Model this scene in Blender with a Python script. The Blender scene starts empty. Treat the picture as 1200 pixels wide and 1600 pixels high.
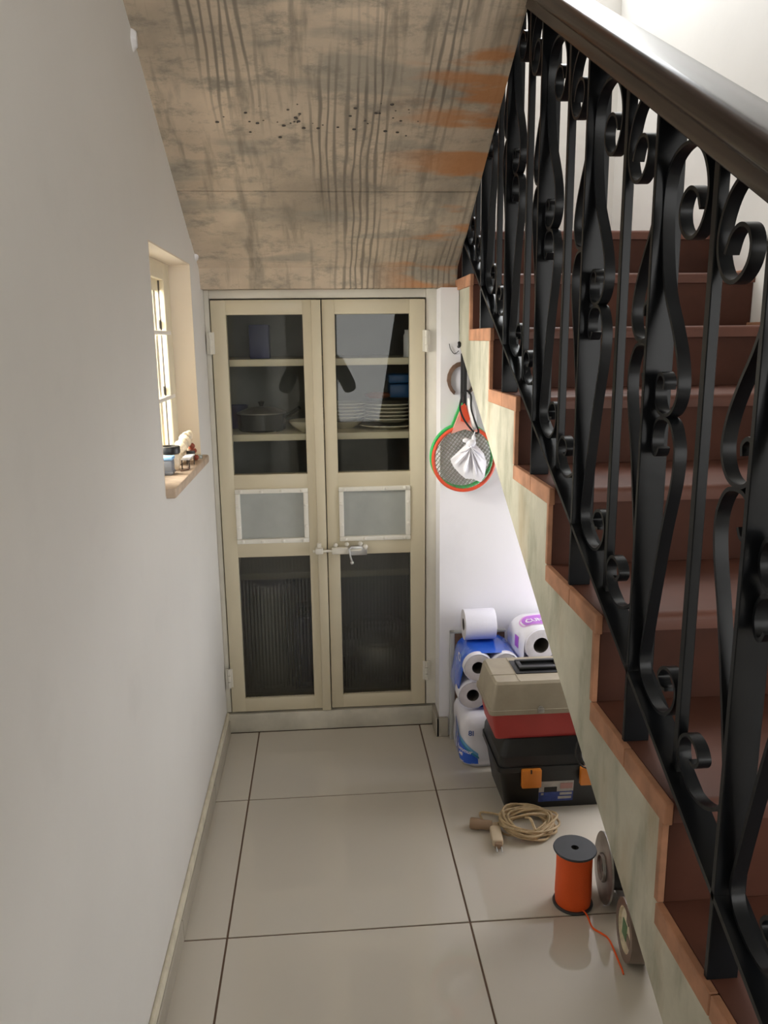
import bpy, bmesh, math, random
from mathutils import Vector, Matrix
random.seed(7)
S = bpy.context.scene
COL = S.collection
PI = math.pi

# ---------------------------------------------------------------- camera
PITCH, YAW, ROLL = 0.2135, 0.0752, -0.0112
CAM = Vector((0.2669, -2.3109, 1.4258))
def look():
    cy, sy = math.cos(YAW), math.sin(YAW)
    fw = Vector((sy*math.cos(PITCH), cy*math.cos(PITCH), -math.sin(PITCH)))
    rt = Vector((cy, -sy, 0)); up = rt.cross(fw)
    r2 = rt*math.cos(ROLL)+up*math.sin(ROLL); u2 = up*math.cos(ROLL)-rt*math.sin(ROLL)
    return Matrix(((r2.x, u2.x, -fw.x, CAM.x), (r2.y, u2.y, -fw.y, CAM.y), (r2.z, u2.z, -fw.z, CAM.z), (0, 0, 0, 1)))
cd = bpy.data.cameras.new('camera'); cam = bpy.data.objects.new('camera', cd); COL.objects.link(cam)
cd.sensor_fit = 'VERTICAL'; cd.sensor_height = 36.0; cd.lens = 1246.95/1600*36.0; cd.clip_start = 0.02
cam.matrix_world = look(); S.camera = cam

# ---------------------------------------------------------------- light
S.view_settings.view_transform = 'Standard'; S.view_settings.look = 'None'
S.view_settings.gamma = 1.0; S.view_settings.use_curve_mapping = False
S.view_settings.exposure = 0.78
W = bpy.data.worlds.new('sky'); S.world = W; W.use_nodes = True
bg = W.node_tree.nodes['Background']; bg.inputs[0].default_value = (1.0, 0.985, 0.95, 1); bg.inputs[1].default_value = 2.0
def area(name, loc, target, sx, sy, power, color=(1, 1, 1), spread=PI):
    l = bpy.data.lights.new(name, 'AREA'); l.shape = 'RECTANGLE'; l.size = sx; l.size_y = sy
    l.energy = power; l.color = color; l.spread = spread
    o = bpy.data.objects.new(name, l); COL.objects.link(o); o.location = loc
    o.rotation_euler = (Vector(target)-Vector(loc)).to_track_quat('-Z', 'Y').to_euler()
    return o
# daylight entering through the hall's side opening, the landing window and the small window
area('hall_opening_light', (2.0, -5.95, 1.55), (2.0, 0, 1.55), 3.1, 2.1, 34, (1.0, 0.99, 0.97))
area('landing_window_light', (0.95, 1.36, 3.75), (0.95, -0.6, 1.9), 1.2, 1.5, 30, (0.95, 0.98, 1.0))
area('small_window_light', (-1.05, -0.12, 1.62), (0.5, 0.0, 1.1), 1.2, 1.0, 84, (1.0, 0.96, 0.90))
area('under_stair_window_light', (1.57, 0.02, 0.68), (0.7, 0.10, 0.5), 0.5, 0.7, 4.6, (0.92, 0.93, 1.0))
try:
    S.cycles.use_denoising = True
    S.cycles.max_bounces = 10; S.cycles.diffuse_bounces = 5; S.cycles.transparent_max_bounces = 16
    S.cycles.caustics_reflective = False; S.cycles.caustics_refractive = False
    S.cycles.sample_clamp_indirect = 6
except Exception:
    pass

# ---------------------------------------------------------------- materials
class NT:
    def __init__(s, name):
        s.m = bpy.data.materials.new(name); s.m.use_nodes = True
        s.t = s.m.node_tree; s.n = s.t.nodes; s.b = s.n['Principled BSDF']; s.out = s.n['Material Output']
    def node(s, typ, **kw):
        x = s.n.new(typ)
        for k, v in kw.items():
            if k.startswith('i_'): x.inputs[k[2:].replace('_', ' ')].default_value = v
            else: setattr(x, k, v)
        return x
    def ln(s, a, b): s.t.links.new(a, b)
    def coord(s, scale=(1, 1, 1), loc=(0, 0, 0)):
        c = s.node('ShaderNodeTexCoord'); m = s.node('ShaderNodeMapping')
        m.inputs['Scale'].default_value = scale; m.inputs['Location'].default_value = loc
        s.ln(c.outputs['Object'], m.inputs['Vector']); return m.outputs[0]
    def noise(s, scale, detail=4, vec=None, rough=0.55):
        x = s.node('ShaderNodeTexNoise'); x.inputs['Scale'].default_value = scale
        x.inputs['Detail'].default_value = detail; x.inputs['Roughness'].default_value = rough
        s.ln(vec if vec else s.coord(), x.inputs['Vector']); return x.outputs[0]
    def ramp(s, fac, a, b, ca=(0, 0, 0, 1), cb=(1, 1, 1, 1)):
        x = s.node('ShaderNodeValToRGB'); e = x.color_ramp.elements
        e[0].position = a; e[1].position = b; e[0].color = ca; e[1].color = cb
        s.ln(fac, x.inputs[0]); return x.outputs[0]
    def mix(s, fac, a, b, mode='MIX'):
        x = s.node('ShaderNodeMix', data_type='RGBA', blend_type=mode)
        for i, v in ((0, fac), (6, a), (7, b)):
            if hasattr(v, 'links'): s.ln(v, x.inputs[i])
            else: x.inputs[i].default_value = v if i == 0 else (tuple(v)+(1,))[:4]
        return x.outputs[2]
    def math(s, op, a, b=0.0):
        x = s.node('ShaderNodeMath', operation=op)
        for i, v in ((0, a), (1, b)):
            if hasattr(v, 'links'): s.ln(v, x.inputs[i])
            else: x.inputs[i].default_value = v
        return x.outputs[0]
    def bump(s, h, strength, dist=0.002):
        x = s.node('ShaderNodeBump'); x.inputs['Strength'].default_value = strength; x.inputs['Distance'].default_value = dist
        s.ln(h, x.inputs['Height']); s.ln(x.outputs[0], s.b.inputs['Normal'])
    def set(s, **kw):
        for k, v in kw.items():
            i = s.b.inputs[k.replace('_', ' ')]
            if hasattr(v, 'links'): s.ln(v, i)
            elif isinstance(v, tuple): i.default_value = (tuple(v)+(1,))[:4]
            else: i.default_value = v
        return s
def plain(name, col, rough=0.5, metal=0.0, var=0.12, scale=9.0, bump=0.0, bscale=120.0, coat=0.0, spec=0.5, trans=0.0, ior=1.45):
    t = NT(name)
    f = t.noise(scale)
    lo = tuple(c*(1-var) for c in col); hi = tuple(min(1, c*(1+var)) for c in col)
    t.set(Base_Color=t.ramp(f, 0.3, 0.7, lo+(1,), hi+(1,)), Roughness=rough, Metallic=metal, Coat_Weight=coat, Specular_IOR_Level=spec)
    if trans: t.set(Transmission_Weight=trans, IOR=ior)
    if bump: t.bump(t.noise(bscale, 3), bump)
    return t.m

M = {}
# painted plaster walls: faint trowel waves and smudges
def wall_mat(name, col):
    t = NT(name)
    a = t.mix(t.ramp(t.noise(1.6, 5), 0.35, 0.75), tuple(c*0.93 for c in col), col)
    a = t.mix(t.math('MULTIPLY', t.ramp(t.noise(5.0, 6), 0.60, 0.85), 0.28), a, tuple(c*0.72 for c in col))
    t.set(Base_Color=a, Roughness=0.55, Specular_IOR_Level=0.35); t.bump(t.noise(22, 4), 0.15, 0.004); return t.m
M['wall'] = wall_mat('white_wall_paint', (0.78, 0.765, 0.735))
M['wall_daylit'] = wall_mat('daylight_tinted_wall_paint', (0.85, 0.835, 0.87))  # cool daylight under the stair, put into the colour as a brighter bluish white
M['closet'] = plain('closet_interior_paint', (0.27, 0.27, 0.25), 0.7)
# board-marked raw concrete
def concrete():
    t = NT('board_marked_concrete')
    a = t.mix(t.ramp(t.noise(2.6, 6), 0.36, 0.66), (0.38, 0.32, 0.25), (0.70, 0.575, 0.435))
    a = t.mix(t.math('MULTIPLY', t.ramp(t.noise(3.2, 5, t.coord((0.8, 3.2, 3.2), (3, 1, 0))), 0.52, 0.62), 0.6), a, (0.31, 0.29, 0.245))
    # vertical grain bands along the boards
    w = t.node('ShaderNodeTexWave', wave_type='BANDS', bands_direction='X'); w.inputs['Scale'].default_value = 15
    w.inputs['Distortion'].default_value = 6.0; w.inputs['Detail'].default_value = 2.0; w.inputs['Detail Scale'].default_value = 1.2
    t.ln(t.coord((1, 0.16, 0.16)), w.inputs['Vector'])
    g = t.ramp(w.outputs['Fac'], 0.55, 0.95)
    g = t.math('MULTIPLY', g, t.ramp(t.noise(4.2, 2, t.coord((1.0, 0.22, 0.22), (0.4, 0, 0))), 0.50, 0.60))
    a = t.mix(t.math('MULTIPLY', g, 0.75), a, (0.16, 0.14, 0.115))
    # fine streaks
    v = t.math('MULTIPLY', t.ramp(t.noise(9, 5, t.coord((1.0, 0.30, 0.30), (2, 9, 0))), 0.57, 0.66), t.ramp(t.noise(38, 4, t.coord((1, 0.25, 0.25))), 0.35, 0.6))
    a = t.mix(t.math('MULTIPLY', v, 0.7), a, (0.22, 0.20, 0.165))
    s = t.ramp(t.noise(26, 5, t.coord((1, 0.12, 0.12), (7, 0, 0))), 0.56, 0.70)
    a = t.mix(t.math('MULTIPLY', s, 0.6), a, (0.19, 0.165, 0.13))
    s2 = t.ramp(t.noise(13, 9, t.coord((0.8, 1.5, 1.5), (2, 5, 0)), 0.75), 0.50, 0.66)
    a = t.mix(t.math('MULTIPLY', s2, 0.75), a, (0.24, 0.22, 0.185))
    # rusty orange stain on the stair side
    sx = t.node('ShaderNodeSeparateXYZ'); t.ln(t.coord(), sx.inputs[0])
    r = t.node('ShaderNodeMapRange', interpolation_type='SMOOTHSTEP'); r.inputs[1].default_value = 0.40; r.inputs[2].default_value = 0.66
    t.ln(sx.outputs[0], r.inputs[0])
    o = t.math('MULTIPLY', r.outputs[0], t.ramp(t.noise(3.6, 4, t.coord((0.7, 2.4, 2.4), (1.3, 0.6, 0))), 0.52, 0.60))
    a = t.mix(t.math('MULTIPLY', o, 0.8), a, (0.52, 0.22, 0.075))
    t.set(Base_Color=a, Roughness=0.85, Specular_IOR_Level=0.2); t.bump(t.noise(60, 6), 0.4, 0.004); return t.m
M['concrete'] = concrete()
M['cream'] = plain('cream_gloss_paint', (0.63, 0.565, 0.415), 0.38, var=0.05, scale=3, bump=0.04, bscale=40)
M['frame'] = plain('off_white_frame_paint', (0.70, 0.67, 0.59), 0.5, var=0.10, scale=6, bump=0.08, bscale=60)
M['bead_paint'] = plain('white_bead_paint', (0.80, 0.775, 0.70), 0.45, var=0.05)
M['plinth'] = plain('worn_plinth_paint', (0.55, 0.52, 0.44), 0.55, var=0.22, scale=7, bump=0.15, bscale=50)
def tile_mat(name, col, rough):
    t = NT(name)
    a = t.mix(t.ramp(t.noise(2.2, 5), 0.3, 0.75), tuple(c*0.94 for c in col), col)
    t.set(Base_Color=a, Roughness=t.ramp(t.noise(4, 6), 0.35, 0.75, (rough*0.7,)*3+(1,), (rough*1.7,)*3+(1,)), Specular_IOR_Level=0.5)
    t.bump(t.noise(3.0, 2), 0.02, 0.01); return t.m
M['tile'] = tile_mat('polished_beige_tile', (0.62, 0.575, 0.50), 0.045)
M['skirt'] = plain('beige_skirting_tile', (0.40, 0.365, 0.30), 0.4, var=0.12)
M['mortar'] = plain('yellowed_mortar', (0.68, 0.63, 0.50), 0.8, var=0.12, scale=30)
M['grout'] = plain('brown_grout', (0.15, 0.095, 0.065), 0.9)
M['sill'] = plain('tan_stone_sill', (0.52, 0.40, 0.30), 0.6, var=0.2, scale=25)
M['winframe'] = plain('cream_window_paint', (0.72, 0.65, 0.49), 0.5, var=0.06)
M['winbar'] = plain('white_window_bar', (0.85, 0.83, 0.78), 0.4, var=0.04)
M['reveal'] = wall_mat('cream_reveal_paint', (0.80, 0.71, 0.59))
def stringer():
    t = NT('stained_stringer_plaster')
    a = t.mix(t.ramp(t.noise(4, 6), 0.35, 0.7), (0.40, 0.385, 0.30), (0.62, 0.59, 0.48))
    a = t.mix(t.math('MULTIPLY', t.ramp(t.noise(14, 6, t.coord((1, 0.9, 0.35))), 0.50, 0.68), 0.75), a, (0.25, 0.25, 0.185))
    a = t.mix(t.math('MULTIPLY', t.ramp(t.noise(6, 5, t.coord((1, 1.4, 0.5), (4, 2, 1))), 0.56, 0.74), 0.5), a, (0.36, 0.26, 0.14))
    sx = t.node('ShaderNodeSeparateXYZ'); t.ln(t.coord(), sx.inputs[0])
    r = t.node('ShaderNodeMapRange'); r.inputs[1].default_value = -1.30; r.inputs[2].default_value = -1.52
    t.ln(sx.outputs[1], r.inputs[0])
    a = t.mix(t.math('MULTIPLY', r.outputs[0], t.ramp(t.noise(5, 4), 0.3, 0.55)), a, (0.42, 0.25, 0.12))
    t.set(Base_Color=a, Roughness=0.7, Specular_IOR_Level=0.3); t.bump(t.noise(40, 5), 0.3, 0.004); return t.m
M['stringer'] = stringer()
M['terracotta'] = plain('terracotta_tile_body', (0.42, 0.205, 0.115), 0.75, var=0.28, scale=16)
M['tread'] = plain('oxblood_stair_tile', (0.115, 0.045, 0.030), 0.5, spec=0.3, var=0.18, scale=6, bump=0.06, bscale=60)
M['riser'] = plain('dark_oxblood_riser_tile', (0.062, 0.021, 0.012), 0.6, spec=0.2, var=0.25, scale=5)
M['iron'] = plain('black_gloss_iron', (0.008, 0.009, 0.0105), 0.28, spec=0.15, var=0.25, scale=12, bump=0.08, bscale=45)
def wood(name, col, rough):
    t = NT(name)
    n = t.noise(16, 5, t.coord((6, 0.6, 3)))
    t.set(Base_Color=t.ramp(n, 0.35, 0.7, tuple(c*0.6 for c in col)+(1,), col+(1,)), Roughness=rough, Coat_Weight=0.1, Coat_Roughness=0.15, Specular_IOR_Level=0.4)
    return t.m
M['rail_wood'] = wood('dark_varnished_wood', (0.027, 0.014, 0.013), 0.20)
M['board'] = wood('brown_board', (0.17, 0.085, 0.05), 0.5)
def glass(name, tint, extra=0.0, flute=False):
    m = bpy.data.materials.new(name); m.use_nodes = True; t = m.node_tree; n = t.nodes; n.clear()
    out = n.new('ShaderNodeOutputMaterial'); tr = n.new('ShaderNodeBsdfTransparent'); tr.inputs[0].default_value = tint+(1,)
    gl = n.new('ShaderNodeBsdfGlossy'); gl.inputs['Roughness'].default_value = 0.01 if not flute else 0.05
    fr = n.new('ShaderNodeFresnel'); fr.inputs[0].default_value = 1.5
    ad = n.new('ShaderNodeMath'); ad.operation = 'MULTIPLY_ADD'; ad.inputs[1].default_value = 1.6 if flute else 0.42; ad.inputs[2].default_value = extra
    t.links.new(fr.outputs[0], ad.inputs[0])
    mx = n.new('ShaderNodeMixShader'); t.links.new(ad.outputs[0], mx.inputs[0])
    base = tr
    if flute:
        rf = n.new('ShaderNodeBsdfRefraction'); rf.inputs['Color'].default_value = tint+(1,); rf.inputs['IOR'].default_value = 1.25; rf.inputs['Roughness'].default_value = 0.06
        m2 = n.new('ShaderNodeMixShader'); m2.inputs[0].default_value = 0.6
        t.links.new(tr.outputs[0], m2.inputs[1]); t.links.new(rf.outputs[0], m2.inputs[2]); base = m2
    t.links.new(base.outputs[0], mx.inputs[1]); t.links.new(gl.outputs[0], mx.inputs[2]); t.links.new(mx.outputs[0], out.inputs[0])
    return m
M['glass'] = glass('clear_door_glass', (0.94, 0.95, 0.94))
M['fluted'] = glass('fluted_door_glass', (0.90, 0.91, 0.88), flute=True)
M['winglass'] = glass('window_glass', (0.97, 0.97, 0.95))
M['mesh_screen'] = plain('grey_fine_gauze', (0.40, 0.42, 0.40), 0.55, metal=0.1, var=0.12, scale=6, bump=0.3, bscale=900)
M['steel'] = plain('galvanised_steel', (0.55, 0.55, 0.54), 0.35, metal=0.9, var=0.15, scale=20)
M['dull_steel'] = plain('dull_scratched_steel', (0.36, 0.35, 0.33), 0.42, metal=0.8, var=0.3, scale=14)
M['paper'] = plain('white_tissue_paper', (0.80, 0.79, 0.90), 0.9, var=0.04, bump=0.3, bscale=90)
M['roll_end'] = plain('grey_roll_end', (0.56, 0.53, 0.55), 0.9, var=0.08, scale=40)
M['core'] = plain('cardboard_core', (0.09, 0.078, 0.07), 0.9)
M['film_white'] = plain('white_glossy_film', (0.80, 0.79, 0.86), 0.22, var=0.06, bump=0.35, bscale=22, coat=0.4)
def film_blue():
    t = NT('blue_glossy_film')
    a = t.mix(t.ramp(t.noise(9, 3), 0.58, 0.66), (0.012, 0.11, 0.66), (0.14, 0.30, 0.80))
    t.set(Base_Color=a, Roughness=0.18, Coat_Weight=0.5); t.bump(t.noise(18, 3), 0.35, 0.004); return t.m
M['film_blue'] = film_blue()
M['light_blue'] = plain('light_blue_print', (0.16, 0.42, 0.72), 0.3)
M['teal'] = plain('teal_print', (0.03, 0.25, 0.40), 0.3)
M['purple'] = plain('purple_print', (0.46, 0.13, 0.62), 0.3, var=0.25, scale=14)
M['pink'] = plain('pink_print', (0.72, 0.40, 0.74), 0.35)
M['navy_ink'] = plain('navy_ink', (0.04, 0.10, 0.34), 0.4)
M['white_ink'] = plain('white_ink', (0.86, 0.86, 0.92), 0.4, var=0.02)
M['taupe_plastic'] = plain('dusty_taupe_plastic', (0.33, 0.285, 0.215), 0.55, var=0.14, scale=10, bump=0.08)
M['red_plastic'] = plain('faded_red_plastic', (0.42, 0.045, 0.040), 0.48, var=0.14, scale=7)
M['black_plastic'] = plain('black_plastic', (0.011, 0.0115, 0.012), 0.40, var=0.2, scale=14, bump=0.12)
M['orange_plastic'] = plain('orange_plastic', (0.62, 0.20, 0.025), 0.42, var=0.06)
M['label_grey'] = plain('grey_label_print', (0.42, 0.41, 0.40), 0.5, var=0.2, scale=40)
M['label_blue'] = plain('blue_label_print', (0.03, 0.06, 0.26), 0.5, var=0.3, scale=40)
M['label_red'] = plain('faded_red_label_print', (0.42, 0.24, 0.22), 0.5)
M['tan_cord'] = plain('tan_flex', (0.50, 0.375, 0.22), 0.6, var=0.25, scale=40)
M['plug'] = plain('ivory_plug_plastic', (0.68, 0.56, 0.40), 0.45)
M['adapter'] = plain('brown_bakelite', (0.30, 0.20, 0.125), 0.5)
M['orange_thread'] = plain('neon_orange_twine', (0.85, 0.11, 0.012), 0.6, var=0.08, scale=5, bump=0.5, bscale=300)
M['dark_flange'] = plain('charcoal_flange', (0.045, 0.048, 0.055), 0.6)
M['tape_brown'] = plain('brown_packing_tape', (0.20, 0.15, 0.12), 0.3)
M['tape_cream'] = plain('cream_core_paper', (0.74, 0.66, 0.50), 0.7, var=0.2, scale=40)
M['tape_green'] = plain('green_core_print', (0.13, 0.24, 0.12), 0.6)
M['racket_red'] = plain('orange_red_plastic', (0.72, 0.085, 0.035), 0.35, var=0.08)
M['racket_pink'] = plain('translucent_pink_plastic', (0.72, 0.33, 0.27), 0.4)
M['racket_green'] = plain('bright_green_plastic', (0.05, 0.48, 0.12), 0.35)
M['wire'] = plain('grey_wire_mesh', (0.19, 0.175, 0.14), 0.5, metal=0.3)
M['black_strap'] = plain('black_strap', (0.012, 0.012, 0.013), 0.5)
M['white_plastic'] = plain('white_plastic', (0.80, 0.79, 0.80), 0.35, var=0.03)
M['white_cloth'] = plain('white_plastic_bag', (0.82, 0.81, 0.86), 0.45, var=0.03)
M['rust'] = plain('rusty_iron', (0.16, 0.095, 0.065), 0.8, var=0.3, scale=40, bump=0.4)
M['china'] = plain('cream_china', (0.62, 0.58, 0.47), 0.25, var=0.05)
M['dark_pot'] = plain('dark_enamel', (0.03, 0.032, 0.03), 0.25)
M['blue_plastic'] = plain('blue_plastic_tub', (0.010, 0.060, 0.17), 0.4)
M['navy_card'] = plain('navy_carton', (0.025, 0.03, 0.10), 0.5, var=0.3)
M['food'] = plain('reddish_cloth', (0.20, 0.06, 0.03), 0.8)
M['shell'] = plain('cream_shell', (0.80, 0.68, 0.50), 0.5, var=0.2, scale=60)
M['shell_red'] = plain('red_brown_glaze', (0.30, 0.07, 0.04), 0.4)
M['grey_box'] = plain('grey_blue_box', (0.22, 0.24, 0.28), 0.5)
M['sky_lid'] = plain('sky_blue_lid', (0.28, 0.52, 0.85), 0.4)
M['clear_plastic'] = plain('clear_glass_bead', (0.55, 0.58, 0.50), 0.1, trans=0.6)
M['jar'] = plain('pale_jar', (0.62, 0.62, 0.56), 0.3)
M['black_rubber'] = plain('black_cable_sheath', (0.02, 0.02, 0.02), 0.5)
M['grey_edge'] = plain('grey_board_edge', (0.46, 0.46, 0.45), 0.6)

# ---------------------------------------------------------------- geometry helpers
def spline(pts, n=6, closed=False):
    P = [Vector(p) for p in pts]; out = []
    m = len(P)
    for i in range(m if closed else m-1):
        p0 = P[(i-1) % m] if closed or i > 0 else P[i]*2-P[i+1]
        p1 = P[i]; p2 = P[(i+1) % m]
        p3 = P[(i+2) % m] if closed or i+2 < m else p2*2-p1
        for k in range(n):
            t = k/n
            out.append(0.5*((2*p1)+(p2-p0)*t+(2*p0-5*p1+4*p2-p3)*t*t+(3*p1-p0-3*p2+p3)*t**3))
    if not closed: out.append(P[-1])
    return out
class G:
    def __init__(s): s.v = []; s.f = []; s.mi = []
    def add(s, vs, fs, mi=0):
        o = len(s.v); s.v += [Vector(p) for p in vs]; s.f += [tuple(i+o for i in f) for f in fs]; s.mi += [mi]*len(fs); return s
    def box(s, x0, x1, y0, y1, z0, z1, bev=0.0, mi=0, seg=2, T=None):
        if bev <= 0:
            vs = [(x, y, z) for z in (z0, z1) for y in (y0, y1) for x in (x0, x1)]
            fs = [(0, 2, 3, 1), (4, 5, 7, 6), (0, 1, 5, 4), (2, 6, 7, 3), (0, 4, 6, 2), (1, 3, 7, 5)]
        else:
            bm = bmesh.new(); bmesh.ops.create_cube(bm, size=1)
            for v in bm.verts: v.co = ((x0+x1)/2+v.co.x*(x1-x0), (y0+y1)/2+v.co.y*(y1-y0), (z0+z1)/2+v.co.z*(z1-z0))
            bmesh.ops.bevel(bm, geom=bm.edges[:], offset=min(bev, (x1-x0)*.45, (y1-y0)*.45, (z1-z0)*.45), segments=seg, profile=0.5, affect='EDGES')
            bm.verts.index_update(); vs = [v.co.copy() for v in bm.verts]; fs = [tuple(v.index for v in f.verts) for f in bm.faces]; bm.free()
        if T: vs = [T @ Vector(p) for p in vs]
        return s.add(vs, fs, mi)
    def prism(s, poly, axis, a, b, mi=0):
        # poly in the two other axes (in x,y,z order), extruded along axis from a to b
        def P(u, w, t): return {'x': (t, u, w), 'y': (u, t, w), 'z': (u, w, t)}[axis]
        n = len(poly); vs = [P(u, w, a) for u, w in poly]+[P(u, w, b) for u, w in poly]
        fs = [tuple(range(n))[::-1], tuple(range(n, 2*n))]+[(i, (i+1) % n, n+(i+1) % n, n+i) for i in range(n)]
        return s.add(vs, fs, mi)
    def loft(s, rings, mi=0, cap=True, closed=True):
        n = len(rings[0]); vs = [p for r in rings for p in r]; fs = []
        for k in range(len(rings)-1):
            for i in range(n if closed else n-1):
                fs.append((k*n+i, k*n+(i+1) % n, (k+1)*n+(i+1) % n, (k+1)*n+i))
        if cap: fs += [tuple(range(n))[::-1], tuple(range((len(rings)-1)*n, len(rings)*n))]
        return s.add(vs, fs, mi)
    def lathe(s, prof, c=(0, 0, 0), axis='z', n=24, mi=0, cap=False):
        # prof: list of (radius, height); T maps to axis
        def P(r, h, a):
            u, w = r*math.cos(a), r*math.sin(a)
            return Vector(c)+Vector({'z': (u, w, h), 'x': (h, u, w), 'y': (w, h, u)}[axis])
        rings = [[P(r, h, 2*PI*i/n) for i in range(n)] for r, h in prof]
        return s.loft(rings, mi, cap)
    def tube(s, pts, r, n=6, closed=False, mi=0, flat=1.0):
        P = [Vector(p) for p in pts]; rings = []; m = len(P)
        t = (P[1]-P[0]).normalized(); up = Vector((0, 0, 1)) if abs(t.z) < 0.9 else Vector((1, 0, 0))
        nrm = (up-t*up.dot(t)).normalized()
        for i in range(m):
            a = P[(i-1) % m] if closed or i > 0 else P[i]; b = P[(i+1) % m] if closed or i < m-1 else P[i]
            t = (b-a).normalized(); nrm = (nrm-t*nrm.dot(t)).normalized(); bi = t.cross(nrm)
            rr = r[i] if isinstance(r, (list, tuple)) else r
            rings.append([P[i]+nrm*(rr*math.cos(2*PI*k/n))+bi*(rr*flat*math.sin(2*PI*k/n)) for k in range(n)])
        if closed: rings.append(rings[0]); return s.loft(rings, mi, False)
        return s.loft(rings, mi, True)
    def ribbon(s, path, x0, x1, t, mi=0):
        # flat iron bent in the y-z plane, width along x
        P = [Vector((0, p[0], p[1])) for p in path]; rings = []
        for i in range(len(P)):
            d = (P[min(i+1, len(P)-1)]-P[max(i-1, 0)]).normalized(); nn = Vector((0, -d.z, d.y))*t/2
            a, b = P[i]+nn, P[i]-nn
            rings.append([(x0, a.y, a.z), (x1, a.y, a.z), (x1, b.y, b.z), (x0, b.y, b.z)])
        return s.loft(rings, mi, True)
    def ball(s, c, r, n=12, m=8, mi=0, sc=(1, 1, 1)):
        rings = [[(c[0]+r*sc[0]*math.sin(PI*j/m)*math.cos(2*PI*i/n), c[1]+r*sc[1]*math.sin(PI*j/m)*math.sin(2*PI*i/n), c[2]-r*sc[2]*math.cos(PI*j/m)) for i in range(n)] for j in range(1, m)]
        s.loft(rings, mi, True); return s
    def build(s, name, mats, parent=None, origin=None, smooth=35, kind=None, label=None):
        if not isinstance(mats, (list, tuple)): mats = [mats]
        if parent is not None: o0 = parent['_w'] if '_w' in parent else (0, 0, 0)
        else: o0 = origin if origin else (0, 0, 0)
        o0 = Vector(o0)
        me = bpy.data.meshes.new(name); me.from_pydata([p-o0 for p in s.v], [], s.f)
        for m in mats: me.materials.append(m if not isinstance(m, str) else M[m])
        me.polygons.foreach_set('material_index', s.mi)
        bm = bmesh.new(); bm.from_mesh(me); bmesh.ops.recalc_face_normals(bm, faces=bm.faces[:]); bm.to_mesh(me); bm.free()
        if smooth:
            me.polygons.foreach_set('use_smooth', [True]*len(me.polygons)); me.set_sharp_from_angle(angle=math.radians(smooth))
        me.update()
        o = bpy.data.objects.new(name, me); COL.objects.link(o)
        if parent is not None: o.parent = parent
        else: o.location = o0
        o['_w'] = tuple(o0)
        if kind: o['kind'] = kind
        if label: o['label'] = label
        return o
def thing(name, label, cat, loc, group=None):
    o = bpy.data.objects.new(name, None); COL.objects.link(o); o.location = loc; o['_w'] = tuple(loc)
    o.empty_display_size = 0.05
    o['label'] = label; o['category'] = cat
    if group: o['group'] = group
    return o
def tag(o, label, cat, group=None):
    o['label'] = label; o['category'] = cat
    if group: o['group'] = group
    return o
def structure(name, g, mats, smooth=35):
    o = g.build(name, mats, smooth=smooth); o['kind'] = 'structure'; return o
def copy_part(src, parent, name, offset):
    o = src.copy(); o.name = name; COL.objects.link(o); o.parent = parent; o.location = Vector(src.location)+Vector(offset); return o
def text_part(name, body, parent, mat, size, place, italic=0.0):
    # flat lettering laid on a surface; place maps (u, w) to a world point
    cu = bpy.data.curves.new(name, 'FONT'); cu.body = body; cu.size = size; cu.shear = italic; cu.align_x = 'CENTER'; cu.align_y = 'CENTER'
    cu.resolution_u = 3; cu.offset = size*0.02
    tmp = bpy.data.objects.new(name+'_tmp', cu); COL.objects.link(tmp)
    dg = bpy.context.evaluated_depsgraph_get(); me0 = bpy.data.meshes.new_from_object(tmp.evaluated_get(dg))
    g = G(); g.add([place(v.co.x, v.co.y) for v in me0.vertices], [tuple(p.vertices) for p in me0.polygons])
    bpy.data.objects.remove(tmp); bpy.data.curves.remove(cu); bpy.data.meshes.remove(me0)
    return g.build(name, mat, parent, smooth=0)

# ---------------------------------------------------------------- setting: floor
XL, YD, YW, XS, XR, YB = -0.116, 0.470, 0.360, 0.722, 1.60, 1.42
RISE, RUN = 0.1613, 0.3006
def nose(i): return -0.1684-(9-i)*RUN, i*RISE
floor = structure('floor', G().box(-0.32, 4.2, -6.2, 1.6, -0.12, -0.0025), 'grout')
xs_l = [XL, 0.0, 0.6, 1.2, 1.6]; ys_l = [-4.2+0.6*k for k in range(8)]+[0.45]
tile_cache = {}
for a in range(len(xs_l)-1):
    for b in range(len(ys_l)-1):
        w, d = xs_l[a+1]-xs_l[a], ys_l[b+1]-ys_l[b]; key = (round(w, 3), round(d, 3))
        if key not in tile_cache:
            o = G().box(0.0024, w-0.0024, 0.0024, d-0.0024, -0.010, 0.0, 0.0010, seg=1).build('tile', 'tile', floor, smooth=0); tile_cache[key] = o
        else:
            o = tile_cache[key].copy(); COL.objects.link(o); o.parent = floor
        o.location = (xs_l[a], ys_l[b], 0)
        o['_w'] = (xs_l[a], ys_l[b], 0)
G().box(1.6, 4.2, -6.2, -2.6, -0.01, 0).box(-0.116, 1.6, -6.2, -4.2, -0.01, 0).build('hall_tiling', 'tile', floor, kind='stuff', smooth=0)

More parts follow.
